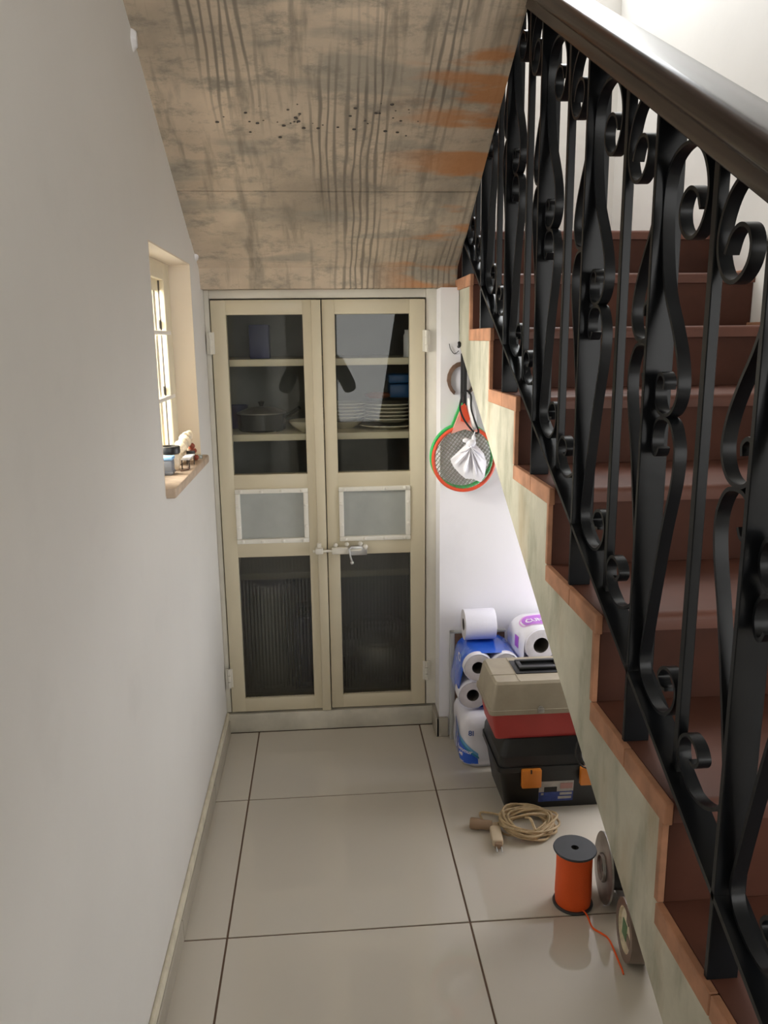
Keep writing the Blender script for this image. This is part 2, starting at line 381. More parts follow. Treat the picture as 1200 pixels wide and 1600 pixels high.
# left wall with the small window opening
WY0, WY1, WZ0, WZ1 = -0.384, 0.203, 1.060, 1.650
g = G()
g.box(-0.316, XL, -6.2, WY0, -0.1, 5.5).box(-0.316, XL, WY1, 1.6, -0.1, 5.5)
g.box(-0.316, XL, WY0, WY1, -0.1, WZ0).box(-0.316, XL, WY0, WY1, WZ1, 5.5)
wl = structure('wall_left', g, 'wall', smooth=0)
for (y, z, r) in ((0.335, 1.70, 0.030), (-0.40, 2.055, 0.018)):
    random.seed(int(z*100))
    ring = [(y+r*random.uniform(.5, 1)*math.cos(a), z+1.7*r*random.uniform(.6, 1)*math.sin(a)) for a in [2*PI*k/14 for k in range(14)]]
    G().loft([[(XL-0.002, p, q) for p, q in ring], [(XL+0.010, y+(p-y)*.6, z+(q-z)*.6) for p, q in ring]]).build('plaster_patch', 'white_plastic', wl, smooth=60)
g = G()   # painted reveal lining
g.box(-0.312, XL+0.0005, WY1-0.003, WY1+0.001, WZ0, WZ1).box(-0.312, XL+0.0005, WY0-0.001, WY0+0.003, WZ0, WZ1).box(-0.312, XL+0.0005, WY0, WY1, WZ1-0.003, WZ1+0.001)
g.build('reveal_lining', 'reveal', wl, smooth=0)
# window
win = thing('window_1', '', 'window', (-0.19, (WY0+WY1)/2, WZ0)); del win['label']; del win['category']; win['kind'] = 'structure'
g = G(); a, b, z0, z1 = WY0+0.003, WY1-0.003, WZ0+0.02, WZ1-0.003
for (p, q, r, t) in ((a, a+.05, z0, z1), (b-.09, b, z0, z1), (a+.05, b-.09, z0, z0+.03), (a+.05, b-.09, z1-.05, z1)):
    g.box(-0.192, -0.178, p, q, r, t, 0.003)
g.build('casing', 'winframe', win)
g = G()
for (p, q, r, t) in ((a+.05, a+.078, z0+.01, z1-.03), (b-.072, b-.03, z0+.01, z1-.03), (a+.078, b-.072, z0+.01, z0+.045), (a+.078, b-.072, z1-.080, z1-.03), (.040, .070, z0+.045, z1-.080)):
    g.box(-0.212, -0.196, p, q, r, t, 0.002)
sash = g.build('sash', 'winframe', win)
G().box(-0.2055, -0.2025, a+.078, b-.072, z0+.045, z1-.080).build('pane', 'winglass', sash, smooth=0)
G().box(-0.1965, -0.1915, b-.088, b-.072, z0+.03, z1-.05).build('gasket', 'core', win, smooth=0)
for zz in (1.265, 1.450):
    G().box(-0.190, -0.176, a+0.05, b-0.03, zz-0.006, zz+0.006, 0.003).build('cross_bar', 'winbar', win)
for (yy, zz) in ((b-.086, 1.475), (b-.086, 1.285), (b-.086, 1.10)):
    G().box(-0.2025, -0.1965, yy-.014, yy, zz-0.015, zz+0.012, 0.002).build('glazing_clip', 'steel', sash)
sill = structure('trim_1', G().box(-0.30, -0.092, -0.378, 0.212, 1.052, 1.078, 0.006), 'sill')
sill['label'] = 'tan stone window sill'

# skirtings
bl = structure('baseboard_left', G().box(XL, XL+0.009, -4.2, YD-.02, 0, 0.084, 0.003), 'mortar')
for k in range(8):
    y0 = -4.2+0.6*k; y1 = min(y0+0.6, YD-0.03)
    G().box(XL, XL+0.013, y0+0.001, y1-0.001, 0.0, 0.058, 0.002, seg=1).build('skirting_tile', 'skirt', bl, smooth=0)

# back wall right of the closet, closet walls, landing wall, right wall, hall walls
structure('wall_back', G().box(0.662, XS, YW, YW+0.11, 0, 1.588).box(XS, XR, YW, YW+0.11, 0, 1.395), 'wall_daylit', smooth=0)
structure('baseboard_back', G().box(0.650, 0.694, YW-0.014, YW, 0.0, 0.075, 0.003).box(0.648, 0.662, YW-0.014, YD-0.005, 0.0, 0.075, 0.003), 'skirt')
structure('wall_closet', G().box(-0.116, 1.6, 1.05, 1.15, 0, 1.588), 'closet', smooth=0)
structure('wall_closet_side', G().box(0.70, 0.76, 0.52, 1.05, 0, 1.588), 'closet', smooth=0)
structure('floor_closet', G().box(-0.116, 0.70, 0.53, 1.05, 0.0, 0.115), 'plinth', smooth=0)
g = G().box(-0.316, 0.35, YB, YB+.2, 0, 5.5).box(1.55, 1.8, YB, YB+.2, 0, 5.5).box(0.35, 1.55, YB, YB+.2, 0, 2.95).box(0.35, 1.55, YB, YB+.2, 4.55, 5.5)
structure('wall_landing', g, 'wall', smooth=0)
g = G().box(XR, XR+.2, -2.6, -0.25, 0, 5.5).box(XR, XR+.2, 0.29, 1.6, 0, 5.5).box(XR, XR+.2, -0.25, 0.29, 0, 0.30).box(XR, XR+.2, -0.25, 0.29, 1.06, 5.5)
structure('wall_right', g, 'wall', smooth=0)
g = G()
for (p, q, c, e) in ((-.25, -.21, .30, 1.06), (.25, .29, .30, 1.06), (-.21, .25, .30, .34), (-.21, .25, 1.02, 1.06), (.0, .03, .34, 1.02)): g.box(XR+.05, XR+.09, p, q, c, e, .003)
w2 = structure('window_2', g, 'winframe')
G().box(XR+.068, XR+.072, -.21, .25, .34, 1.02).build('pane', 'winglass', w2, smooth=0)
g = G().box(1.8, 4.2, -2.8, -2.6, 0, 2.95).box(-0.3, 4.2, -2.8, -2.6, 2.95, 5.5)
structure('wall_hall', g, 'wall', smooth=0)
g = G().box(-0.316, 0.45, -6.2, -6.0, 0, 2.95).box(3.55, 4.2, -6.2, -6.0, 0, 2.95).box(0.45, 3.55, -6.2, -6.0, 0, 0.5).box(0.45, 3.55, -6.2, -6.0, 2.6, 2.95)
structure('wall_front', g, 'wall', smooth=0)
structure('wall_hall_side', G().box(4.0, 4.2, -6.0, -2.6, 0, 2.95), 'wall', smooth=0)
structure('ceiling_hall', G().box(-0.316, 4.2, -6.2, -2.6, 2.95, 3.1), 'wall', smooth=0)
structure('ceiling_stairwell', G().box(-0.316, 1.8, -2.8, 1.6, 5.4, 5.5), 'wall', smooth=0)

# upper flight: sloping raw concrete soffit with landing slab
SL = 0.53
def sof(y): return 1.655+SL*(0.39-y)
g = G().prism([(0.39, 1.655), (0.405, 1.590), (YB, 1.590), (YB, 1.765), (0.433, 1.765), (0.433, 1.93), (-2.6, 1.93+0.5366*3.033), (-2.6, sof(-2.6))], 'x', XL, XS)
ceil = structure('ceiling', g, 'concrete', smooth=0)
edges = [0.388, 0.245, 0.055, -0.62, -1.25, -1.9]
for k in range(len(edges)-1):
    ya, yb = edges[k], edges[k+1]; off = (0.003, 0.0065, 0.004, 0.006, 0.004)[k]; dl = 0.0035 if k in (1, 2) else 0.0015
    poly = [(ya-dl, sof(ya)-off+0.001), (ya-dl, sof(ya)+0.01), (yb+dl, sof(yb)+0.01), (yb+dl, sof(yb)-off+0.001)]
    G().prism(poly, 'x', XL, XS-0.001).build('formwork_panel', 'concrete', ceil, smooth=0)
# grit holes along the old pour line
g = G(); random.seed(3)
for k in range(46):
    x = random.choice((random.uniform(0.10, 0.24), random.uniform(0.36, 0.50), random.uniform(0.0, 0.55))); y = random.gauss(-0.185, 0.022)
    r = random.uniform(0.0010, 0.0042); z = sof(y)-0.0065
    g.ball((x, y, z), r, 6, 4, sc=(1.3, 1, 0.6))
g.build('blow_holes', 'core', ceil, kind='stuff')
# landing slab beside the upper flight and landing paving
g = G().box(XS, XR, 0.46, YB, 1.60, 1.745)
structure('floor_landing', g, 'stringer', smooth=0)

# ---------------------------------------------------------------- closet doors
structure('trim_2', G().box(XL, -0.099, YD-0.012, YD+0.05, 0.080, 1.590, 0.002).box(0.626, 0.664, YD-0.012, YD+0.05, 0.080, 1.590, 0.002).box(-0.099, 0.626, YD-0.012, YD+0.05, 1.562, 1.590, 0.002), 'frame')
structure('trim_3', G().box(XL, 0.664, YD-0.020, YD+0.06, 0.0, 0.074, 0.004), 'plinth')
def leaf(name, x0, x1, px0, px1, right):
    d = thing(name, '', '', (x0, YD, 0.082)); d['kind'] = 'structure'; del d['category']
    d['label'] = 'right cream glazed closet door leaf' if right else 'left cream glazed closet door leaf'
    y0, y1 = YD-0.020, YD+0.018
    zt0, zt1 = 0.970, 1.509; zv0, zv1 = 0.738, 0.908; zb0, zb1 = 0.135, 0.674
    g = G(); bev = 0.0025
    g.box(x0, px0, y0, y1, 0.084, 1.557, bev).box(px1, x1, y0, y1, 0.084, 1.557, bev)
    for a, b in ((0.084, zb0), (zb1, zv0), (zv1, zt0), (zt1, 1.557)): g.box(px0-.001, px1+.001, y0+.0006, y1, a, b, 0.0015)
    if not right: g.box(x1-0.021, x1+0.0115, y0-0.010, y0+0.002, 0.079, 1.556, 0.003)
    g.build('door_stiles', 'cream', d)
    G().box(px0, px1, YD-.004, YD, zt0, zt1).build('pane', 'glass', d, smooth=0)
    # fluted lower pane
    n = int((px1-px0)/0.0016); f = []; bk = []
    for i in range(n+1):
        x = px0+(px1-px0)*i/n; f.append((x, YD-.005-0.0022*math.sin(2*PI*(x-px0)/0.0125))); bk.append((x, YD+0.001))
    G().prism(f+bk[::-1], 'z', zb0, zb1).build('fluted_pane', 'fluted', d, smooth=60)
    v = G().box(px0+.016, px1-.016, YD-.012, YD-.009, zv0-.002, zv1+.002).build('vent_screen', 'mesh_screen', d, smooth=0)
    a, b, c, e = px0, px1, 0.724, 0.920; w = 0.0165; yy = y0-0.006
    for q in ((a, b, c, c+w), (a, b, e-w, e), (a, a+w, c+w, e-w), (b-w, b, c+w, e-w)):
        G().box(q[0], q[1], yy, YD-.008, q[2], q[3], 0.0025).build('vent_bead', 'bead_paint', v)
    g = G()
    for i in range(4):
        for zz in (c+w/2, e-w/2): g.ball((a+.02+(b-a-.04)*i/3, yy, zz), 0.0068, 8, 5, sc=(1, .8, 1))
    for i in range(2):
        for xx in (a+w/2, b-w/2): g.ball((xx, yy, c+.06+(e-c-.12)*i), 0.0068, 8, 5, sc=(1, .8, 1))
    g.build('screw_heads', 'bead_paint', v, kind='stuff')
    hx = x1+0.004 if right else x0-0.004
    for zc in (1.418, 0.220):
        h = G()
        for k in range(3): h.lathe([(0.0001, -.012), (0.006, -.012), (0.006, .011), (0.0001, .011)], (hx, YD-.026, zc-.025+.025*k), n=10)
        h.box(hx-.013, hx+.013, YD-.024, YD-.0195, zc-.036, zc+.036, 0.001)
        h.build('hinge', 'frame', d)
    return d
dl = leaf('door_1', -0.095, 0.258, -0.045, 0.208, False)
dr = leaf('door_2', 0.2725, 0.622, 0.316, 0.569, True)
# sliding bolt
bo = thing('sliding_bolt', 'cream painted sliding bolt with steel hasp across the two closet doors', 'bolt', (0.32, YD-.03, 0.69))
yb = YD-0.032
G().lathe([(0.0001, 0), (0.0052, 0), (0.0052, .172), (0.0001, .172)], (0.220, yb-.008, 0.694), 'x', 12).build('rod', 'frame', bo)
G().box(0.228, 0.256, yb-.018, yb+.006, 0.684, 0.706, .004).box(0.234, 0.250, yb-.004, yb+.006, 0.684, 0.722, .004).build('keeper', 'frame', bo)
G().box(0.286, 0.345, yb-.016, yb+.006, 0.682, 0.706, .004).build('barrel', 'frame', bo)
for p, q in (((0.300, yb-.002, 0.713), .008), ((0.340, yb-.002, 0.715), .008), ((0.388, yb-.004, 0.716), .009), ((0.405, yb-.006, 0.705), .010)): G().ball(p, q, 10, 6).build('screw_head', 'frame', bo)
G().box(0.352, 0.412, yb-.006, yb+.006, 0.674, 0.708, .003).build('back_plate', 'steel', bo)
G().tube(spline([(0.355, yb-.012, 0.708), (0.348, yb-.02, 0.700), (0.352, yb-.022, 0.672), (0.357, yb-.02, 0.655)], 5), 0.0035, 6).ball((0.357, yb-.02, 0.652), .007, 8, 6).build('locking_pin', 'steel', bo)

# closet shelves
for (z, lab) in ((1.362, 'cream closet shelf at the top, carrying the blue carton'), (1.104, 'cream middle closet shelf carrying plates and pots'), (0.597, 'cream low closet shelf behind the fluted glass')):
    o = G().box(-0.105, 0.690, 0.505, 1.0, z-0.024, z, 0.002).build('closet_shelf', 'china' if False else 'cream', origin=(0.29, 0.75, z-.024)); tag(o, lab, 'shelf')

# ---------------------------------------------------------------- staircase
st = thing('staircase', 'half-turn lower stair flight with oxblood tiled steps and terracotta edges, white plastered side', 'staircase', (1.16, -1.2, 0))
def under(y): return 1.105+0.53*(y+0.203)
# slab cut into one strip per step keeps the outline exact
g = G()
for i in range(1, 11):
    y, z = nose(i); ya = y+0.018; yb2 = min(nose(i+1)[0]+0.018, 0.355)
    lo0, lo1 = max(0, under(ya)), max(0, under(yb2))
    g.prism([(ya, lo0), (yb2, lo1), (yb2, z-.030), (ya, z-.030)], 'x', XS+0.002, XR-.002)
g.box(XS+.002, XR-.002, 0.355, nose(11)[0]+.018, 1.40, 10*RISE-.030)
slab = g.build('slab', 'stringer', st, smooth=0)
for i in range(1, 12):
    y, z = nose(i); dep = RUN+0.012 if i < 11 else YB-y
    # tread with rounded nosing
    prof = [(y+dep, z-.030), (y+dep, z)]+[(y+0.014-0.014*math.sin(PI/2*k/4)-0.0, z-0.014+0.014*math.cos(PI/2*k/4)) for k in range(5)]+[(y, z-.030)]
    G().prism(prof, 'x', XS+0.006, XR-0.001).build('tread', 'tread', st, smooth=50)
    zb = (i-1)*RISE
    G().box(XS+0.006, XR-0.001, y+0.010, y+0.018, zb, z-.030, 0.001, seg=1).build('riser', 'riser', st, smooth=0)
    # terracotta end tiles: two along the tread, one strip up the riser
    dd = dep if i < 11 else RUN
    mid = y+0.150
    for (p, q) in ((y, mid-.001), (mid+.001, y+dd)):
        G().box(XS-0.006, XS+0.006, p, q, z-.034, z, 0.0015, seg=1).build('edge_tile', 'terracotta', st, smooth=0)
    G().box(XS-0.004, XS+0.006, y+0.010, y+0.022, zb, z-.034, 0.001, seg=1).build('riser_edge', 'terracotta', st, smooth=0)
    if i > 3:
        G().box(XR-.012, XR-.0015, y+.004, y+dd, z, z+0.012, .002, seg=1).build('side_skirting', 'terracotta', st, smooth=0)

# ---------------------------------------------------------------- railing
rl = thing('stair_railing', 'black wrought iron stair railing of flat bars and scrolls under a dark wooden handrail', 'railing', (0.742, -1.0, 0.8))
def hz(y): return 1.733+0.5366*(y+1.16)     # underside of handrail
def rz(y): return 0.923+0.5366*(y+1.196)    # bottom rail
# handrail: moulded section swept along the slope
sec = [(-.022, 0), (.022, 0), (.025, .004), (.025, .023), (.031, .027), (.036, .036), (.036, .050), (.031, .058), (.022, .0615), (-.022, .0615), (-.031, .058), (-.036, .050), (-.036, .036), (-.031, .027), (-.025, .023), (-.025, .004)]
ya, yb2 = -2.95, 0.42
rings = [[(0.742+u, yy, hz(yy)+w*1.10) for u, w in sec] for yy in (ya, yb2)]
G().loft(rings).build('handrail', 'rail_wood', rl, smooth=50)
G().ribbon([(yy, rz(yy)) for yy in (-2.75, 0.40)], 0.722, 0.762, 0.008).build('bottom_rail', 'iron', rl, smooth=0)
S1 = [(-.125, .655), (-.114, .675), (-.096, .684), (-.078, .679), (-.068, .662), (-.072, .642), (-.088, .627), (-.108, .623), (-.128, .633), (-.142, .658), (-.142, .686), (-.128, .715), (-.106, .733), (-.081, .740), (-.053, .737), (-.027, .724), (-.010, .698), (-.007, .655), (-.018, .603), (-.040, .556), (-.068, .512), (-.088, .475), (-.0965, .443), (-.093, .420), (-.080, .403), (-.062, .396), (-.042, .398), (-.026, .408), (-.019, .425), (-.026, .445), (-.040, .452), (-.052, .444), (-.051, .431)]
S2 = [(-.042, .342), (-.050, .354), (-.044, .367), (-.030, .364), (-.019, .352), (-.018, .372), (-.032, .387), (-.058, .392), (-.078, .387), (-.092, .369), (-.0985, .345), (-.094, .305), (-.072, .232), (-.050, .140), (-.030, .060), (-.022, .028), (-.030, .006), (-.050, -.010), (-.076, -.021), (-.104, -.023), (-.128, -.013), (-.146, .008), (-.148, .032), (-.130, .049), (-.106, .046), (-.093, .030), (-.104, .017), (-.118, .018)]
S2 = [(-.046, .350), (-.040, .340), (-.027, .340), (-.018, .356), (-.022, .376), (-.038, .389)]+S2[7:]
first = {}
def scroll(key, path, yb, zb, mir):
    if key in first:
        o = copy_part(first[key][0], rl, 'scroll', (0, yb-first[key][1], zb-first[key][2])); return
    p2 = spline([(0, (-1 if mir else 1)*(u+.010*min(1, -u/.04)), v+(0.1 if mir else 0)) for u, v in path], 4)
    o = G().ribbon([(yb+p.y, zb+p.z) for p in p2], 0.734, 0.751, 0.0050).build('scroll', 'iron', rl, smooth=40); first[key] = (o, yb, zb)
for i in range(1, 11):
    y = -1.196+(i-5)*RUN; zt = i*RISE
    if i <= 10:
        z1 = hz(y)+0.002
        G().box(0.722, 0.762, y-.0045, y+.0045, zt, z1, 0.001, seg=1).build('flat_bar', 'iron', rl, smooth=0)
    for key, path in (('a', S1), ('b', S2)):
        for mir in (False, True):
            if i == 10 and mir: continue
            scroll(key+str(mir), path, y, rz(y), mir)
    ym = y-RUN/2
    if i >= 2:
        G().box(0.735, 0.749, ym-.007, ym+.007, rz(ym)-.004, hz(ym), 0.0012, seg=1).build('baluster', 'iron', rl, smooth=0)

# ---------------------------------------------------------------- window sill ornaments
zs = 1.078
b = thing('lidded_box', 'grey-blue box with a light blue lid at the near end of the window sill', 'box', (-0.155, -0.165, zs))
G().box(-0.176, -0.134, -0.185, -0.145, zs, zs+0.040, .003).box(-0.178, -0.132, -0.187, -0.143, zs+.004, zs+.010, .001).build('body', 'grey_box', b)
G().box(-0.178, -0.132, -0.187, -0.143, zs+.040, zs+.049, .003).build('lid', 'sky_lid', b)
o = G().lathe([(0.0001, 0), (0.024, 0), (0.028, .008), (0.028, .044), (0.024, .046), (0.0001, .046)], (-0.158, -0.085, zs), n=24).build('cream_tub', 'shell', origin=(-0.158, -0.085, zs)); tag(o, 'cream tub on the window sill under the black ring of tape', 'tub')
o = G().lathe([(0.016, 0), (0.029, 0), (0.030, .003), (0.030, 0.017), (0.029, .020), (0.016, 0.020), (0.016, 0)], (-0.158, -0.085, zs+0.046), n=24).build('tape_roll', 'black_plastic', origin=(-0.158, -0.085, zs+.046)); tag(o, 'small black ring of tape lying on the cream tub on the window sill', 'tape')
sh = thing('shell_ornament', 'lumpy cream seashell ornament with red-brown glaze at the far end of the window sill', 'ornament', (-0.135, 0.06, zs))
pts = spline([(-0.158, -0.035, zs+.030), (-0.148, 0.0, zs+.040), (-0.138, 0.035, zs+.058), (-0.130, 0.065, zs+.074), (-0.124, 0.085, zs+.068)], 6)
rr = [0.007+0.013*math.sin(PI*k/(len(pts)-1))+0.003*math.sin(k*2.3)+.002*math.sin(k*5.1) for k in range(len(pts))]
g = G().tube(pts, rr, 12, flat=.8).ball((-0.150, 0.005, zs+.018), .018, 10, 7).ball((-0.134, 0.070, zs+.022), .019, 10, 7, sc=(1, 1.1, 1.15)).ball((-0.148, 0.040, zs+.018), .020, 10, 7, sc=(1, 1.2, .86)).ball((-0.136, 0.050, zs+.080), .010, 8, 6, sc=(.8, 1.5, .8))
g.build('shell', 'shell', sh)
G().ball((-0.120, 0.062, zs+.046), .010, 9, 6).ball((-0.116, 0.080, zs+.030), .008, 9, 6).ball((-0.118, 0.050, zs+.034), .006, 9, 6).ball((-0.113, 0.086, zs+.009), .009, 9, 6).build('glazed_spot', 'shell_red', sh)
tb = thing('toy_table', 'tiny white tray with a black edge on thin dark legs on the window sill', 'ornament', (-0.124, -0.02, zs))
G().box(-0.128, -0.104, -0.085, 0.012, zs+.026, zs+.030, .001).build('tray', 'white_plastic', tb)
G().box(-0.128, -0.104, 0.012, 0.020, zs+.026, zs+.038, .001).build('edge', 'black_plastic', tb)
for (x, y) in ((-0.106, -0.080), (-0.106, 0.006), (-0.126, -0.080), (-0.126, 0.006)):
    G().box(x-.0014, x+.0014, y-.0014, y+.0014, zs, zs+.026).build('leg', 'core', tb, smooth=0)
o = G().lathe([(0.007, 0), (0.013, .001), (0.014, .009), (0.010, .011), (0.007, 0)], (-0.112, 0.122, zs), n=18).build('glass_ring', 'clear_plastic', origin=(-0.112, 0.122, zs)); tag(o, 'little greenish glass ring near the far front edge of the window sill', 'ring')
o = G().tube([(-0.122, -0.125, zs+.0025), (-0.106, -0.102, zs+.0025)], 0.002, 6).lathe([(0.0001, 0), (0.005, 0), (0.005, .003), (0.0001, .003)], (-0.107, -0.102, zs+.0052), 'x', 10).build('screw', 'rust', origin=(-0.114, -0.113, zs)); tag(o, 'small rusty screw lying beside the grey-blue lidded box', 'screw')

# ---------------------------------------------------------------- closet contents
def plate(g, c, r, z): g.lathe([(0.0001, z), (r*.55, z), (r*.62, z+.004), (r, z+.014), (r*.99, z+.017), (r*.6, z+.008), (0.0001, z+.006)], c, n=30)
def plates(cx, cy, r, n, z, step, grp, lab):
    for k in range(n):
        g = G(); plate(g, (cx, cy, 0), r, z+step*k)
        o = g.build('plate', 'china', origin=(cx, cy, z+step*k)); tag(o, lab(k), 'plate', grp)
zsh = 1.104
ordn = ['lowest', 'second', 'third', 'fourth', 'fifth', 'topmost']
plates(0.510, 0.64, 0.115, 1, zsh, 0.02, 'wide plates in the closet', lambda k: 'wide cream plate at the bottom of the right stack in the closet')
plates(0.515, 0.64, 0.098, 5, zsh+.024, .013, 'dinner plates in the right closet stack', lambda k: 'cream dinner plate, %s of the five small ones in the right closet stack' % ordn[k])
plates(0.345, 0.66, 0.085, 5, zsh+.030, .012, 'plates in the middle closet stack', lambda k: 'dim cream plate, %s in the middle stack behind the closet doors' % ordn[k])
def bowl(name, c, r, h, mat, lab):
    o = G().lathe([(0.0001, 0), (r*.45, 0), (r*.5, .004), (r*.82, h*.55), (r, h), (r*.96, h), (r*.78, h*.55), (r*.45, .008), (0.0001, .007)], c, n=30).build(name, mat, origin=c); return tag(o, lab, 'bowl')
bowl('bowl', (0.220, 0.575, zsh), 0.078, 0.040, 'china', 'shallow cream bowl standing behind the meeting stiles of the closet doors')
bowl('bowl', (0.345, 0.66, zsh), 0.075, 0.029, 'china', 'cream bowl under the middle stack of plates in the closet')
po = thing('cooking_pot', 'dark enamel pot with a glass lid on the left of the middle closet shelf', 'pot', (0.045, 0.64, zsh))
G().lathe([(0.0001, 0), (0.080, 0), (0.086, .006), (0.088, .060), (0.092, .062), (0.084, .062), (0.080, .008), (0.0001, .006)], (0.045, .64, zsh), n=30).build('body', 'dark_pot', po)
G().lathe([(0.090, .062), (0.088, .066), (0.05, .082), (0.0001, .088)], (0.045, .64, zsh), n=30).build('lid', 'dull_steel', po)
G().lathe([(0.0001, .088), (0.006, .088), (0.012, .104), (0.0001, .108)], (0.045, .64, zsh), n=14).build('knob', 'dark_pot', po)
G().tube(spline([(0.13, .62, zsh+.050), (0.16, .60, zsh+.066), (0.185, .58, zsh+.085)], 4), 0.008, 8).build('handle', 'dark_pot', po)
o = G().lathe([(0.0001, 0), (0.040, 0), (0.043, .085), (0.040, .085), (0.036, .006), (0.0001, .005)], (-0.055, .74, zsh), n=24).build('mug', 'navy_card', origin=(-0.055, .74, zsh)); tag(o, 'dark mug in the back left corner of the middle closet shelf', 'mug')
tu = thing('food_tub', 'blue plastic tub standing on the right stack of plates in the closet', 'tub', (0.570, .66, zsh+.112))
zt = zsh+.112
G().box(0.512, 0.625, .60, .70, zt, zt+.050, .008).build('body', 'blue_plastic', tu)
G().box(0.508, 0.629, .596, .704, zt+.052, zt+.085, .008).build('lid', 'blue_plastic', tu)
o = G().ball((0.47, .62, zsh+.122), .045, 14, 8, sc=(1.1, .9, .28)).build('dish_cloth', 'food', origin=(0.47, .62, zsh+.11)); tag(o, 'crumpled reddish cloth on the right stack of plates in the closet', 'cloth')
o = G().box(0.015, 0.085, .60, .68, 1.362, 1.480, .003).build('carton', 'navy_card', origin=(.05, .64, 1.362)); tag(o, 'navy blue carton on the left of the top closet shelf', 'carton')
o = G().lathe([(0.0001, 0), (0.030, 0), (0.030, .075), (0.026, .083), (0.026, .095), (0.0001, .095)], (0.595, .62, 1.362), n=20).build('tin_can', 'white_plastic', origin=(.595, .62, 1.362)); tag(o, 'pale canister at the right end of the top closet shelf', 'canister')
jr = thing('storage_jar', 'pale storage jar with a lid seen through the left fluted glass', 'jar', (0.04, .66, .115))
G().lathe([(0.0001, 0), (0.09, 0), (0.098, .02), (0.098, .35), (0.088, .38), (0.0001, .38)], (0.04, .66, .115), n=28).build('body', 'jar', jr)
G().lathe([(0.0001, .38), (0.094, .38), (0.094, .415), (0.0001, .42)], (0.04, .66, .115), n=28).build('lid', 'white_plastic', jr)
o = G().box(0.14, 0.24, .58, .70, .115, .40, .008).build('carton', 'navy_card', origin=(.19, .64, .115)); tag(o, 'tall dark carton beside the storage jar behind the fluted glass', 'carton')
ck = thing('stock_pot', 'dull metal stock pot seen through the right fluted glass', 'pot', (0.47, .70, .115))
G().lathe([(0.0001, 0), (0.115, 0), (0.122, .01), (0.122, .15), (0.127, .155), (0.118, .155), (0.114, .01), (0.0001, .008)], (0.47, .70, .115), n=30).build('body', 'dull_steel', ck)
G().lathe([(0.125, .155), (0.08, .185), (0.0001, .195)], (0.47, .70, .115), n=30).build('lid', 'dull_steel', ck)
o = G().box(0.28, 0.33, .56, .66, .115, .20, .006).build('carton', 'black_plastic', origin=(.305, .61, .115)); tag(o, 'low black carton left of the stock pot behind the fluted glass', 'carton')

# ---------------------------------------------------------------- hanging things on the back wall
yw = YW
nl = thing('wall_hook', 'black hook with a loose cord on the wall under the stair', 'hook', (0.722, yw, 1.40))
G().tube([(0.722, yw, 1.398), (0.720, yw-.03, 1.402), (0.717, yw-.040, 1.412)], 0.005, 8).build('hook', 'black_strap', nl)
G().tube(spline([(0.722, yw-.006, 1.385), (0.708, yw-.004, 1.375), (0.695, yw-.004, 1.39), (0.690, yw-.004, 1.408)], 5), 0.0012, 5).build('cord', 'black_strap', nl)
G().tube([(0.722, yw-.004, 1.40), (0.727, yw-.003, 1.50), (0.726, yw-.003, 1.585)], 0.0014, 5).build('wire', 'grey_edge', nl)
def racket(name, cx, y, cz, r, mf, mthroat, lab, handle_mat):
    t = thing(name, lab, 'swatter', (cx, y, cz-r), 'bug swatters on the wall')
    ring = [(cx+r*math.cos(a), y, cz+r*1.03*math.sin(a)) for a in [2*PI*k/48 for k in range(48)]]
    G().tube(ring, 0.0062, 8, closed=True).build('rim', mf, t)
    g = G(); n = 10
    for k in range(-n+1, n):
        d = r*k/n; h = math.sqrt(max(0, r*r-d*d))*0.99
        for sgn in (1, -1):
            ca, sa = math.cos(PI/4*sgn+.15), math.sin(PI/4*sgn+.15)
            p = Vector((cx-d*sa-h*ca, y+sgn*.0012, cz+d*ca-h*sa)); q = Vector((cx-d*sa+h*ca, y+sgn*.0012, cz+d*ca+h*sa))
            g.tube([p, q], 0.0008, 3)
    g.build('mesh_grid', 'wire', t, kind='stuff')
    top = cz+r
    G().prism([(cx-.045, top-.018), (cx-.020, top+.045), (cx-.008, top+.075), (cx+.008, top+.075), (cx+.020, top+.045), (cx+.045, top-.018), (cx, top-.004)], 'y', y-.007, y+.007).build('throat', mthroat, t)
    G().box(cx-.0065, cx+.0065, y-.0065, y+.0065, top+.07, top+.238, .004).build('handle', handle_mat, t)
    return t
racket('bug_swatter', 0.733, yw-.018, 1.036, 0.104, 'racket_green', 'racket_green', 'bright green rimmed bug swatter hanging behind the red one', 'black_strap')
rk = racket('bug_swatter', 0.736, yw-.046, 1.030, 0.104, 'racket_red', 'racket_pink', 'orange-red rimmed bug swatter hanging on the wall under the stair', 'black_strap')
G().prism([(0.722, 1.158), (0.718, 1.205), (0.735, 1.215), (0.752, 1.165), (0.742, 1.15)], 'y', yw-.060, yw-.053).build('label_panel', 'racket_red', rk)
G().tube(spline([(0.745, yw-.068, 1.235), (0.758, yw-.070, 1.185), (0.766, yw-.070, 1.13)], 4), [0.006, .009, .011, .012, .012, .011, .010, .009, .007], 10).build('switch_grip', 'white_plastic', rk)
o = G().tube(spline([(0.716, yw-.078, 1.22), (0.730, yw-.078, 1.258), (0.750, yw-.078, 1.245), (0.752, yw-.08, 1.20), (0.768, yw-.08, 1.15), (0.777, yw-.08, 1.125), (0.764, yw-.08, 1.122), (0.735, yw-.08, 1.155), (0.718, yw-.078, 1.19)], 5, True), 0.0032, 6, closed=True).tube(spline([(0.745, yw-.075, 1.25), (0.760, yw-.06, 1.265), (0.785, yw-.05, 1.23)], 4), 0.003, 5).build('wrist_strap', 'black_strap', rk)
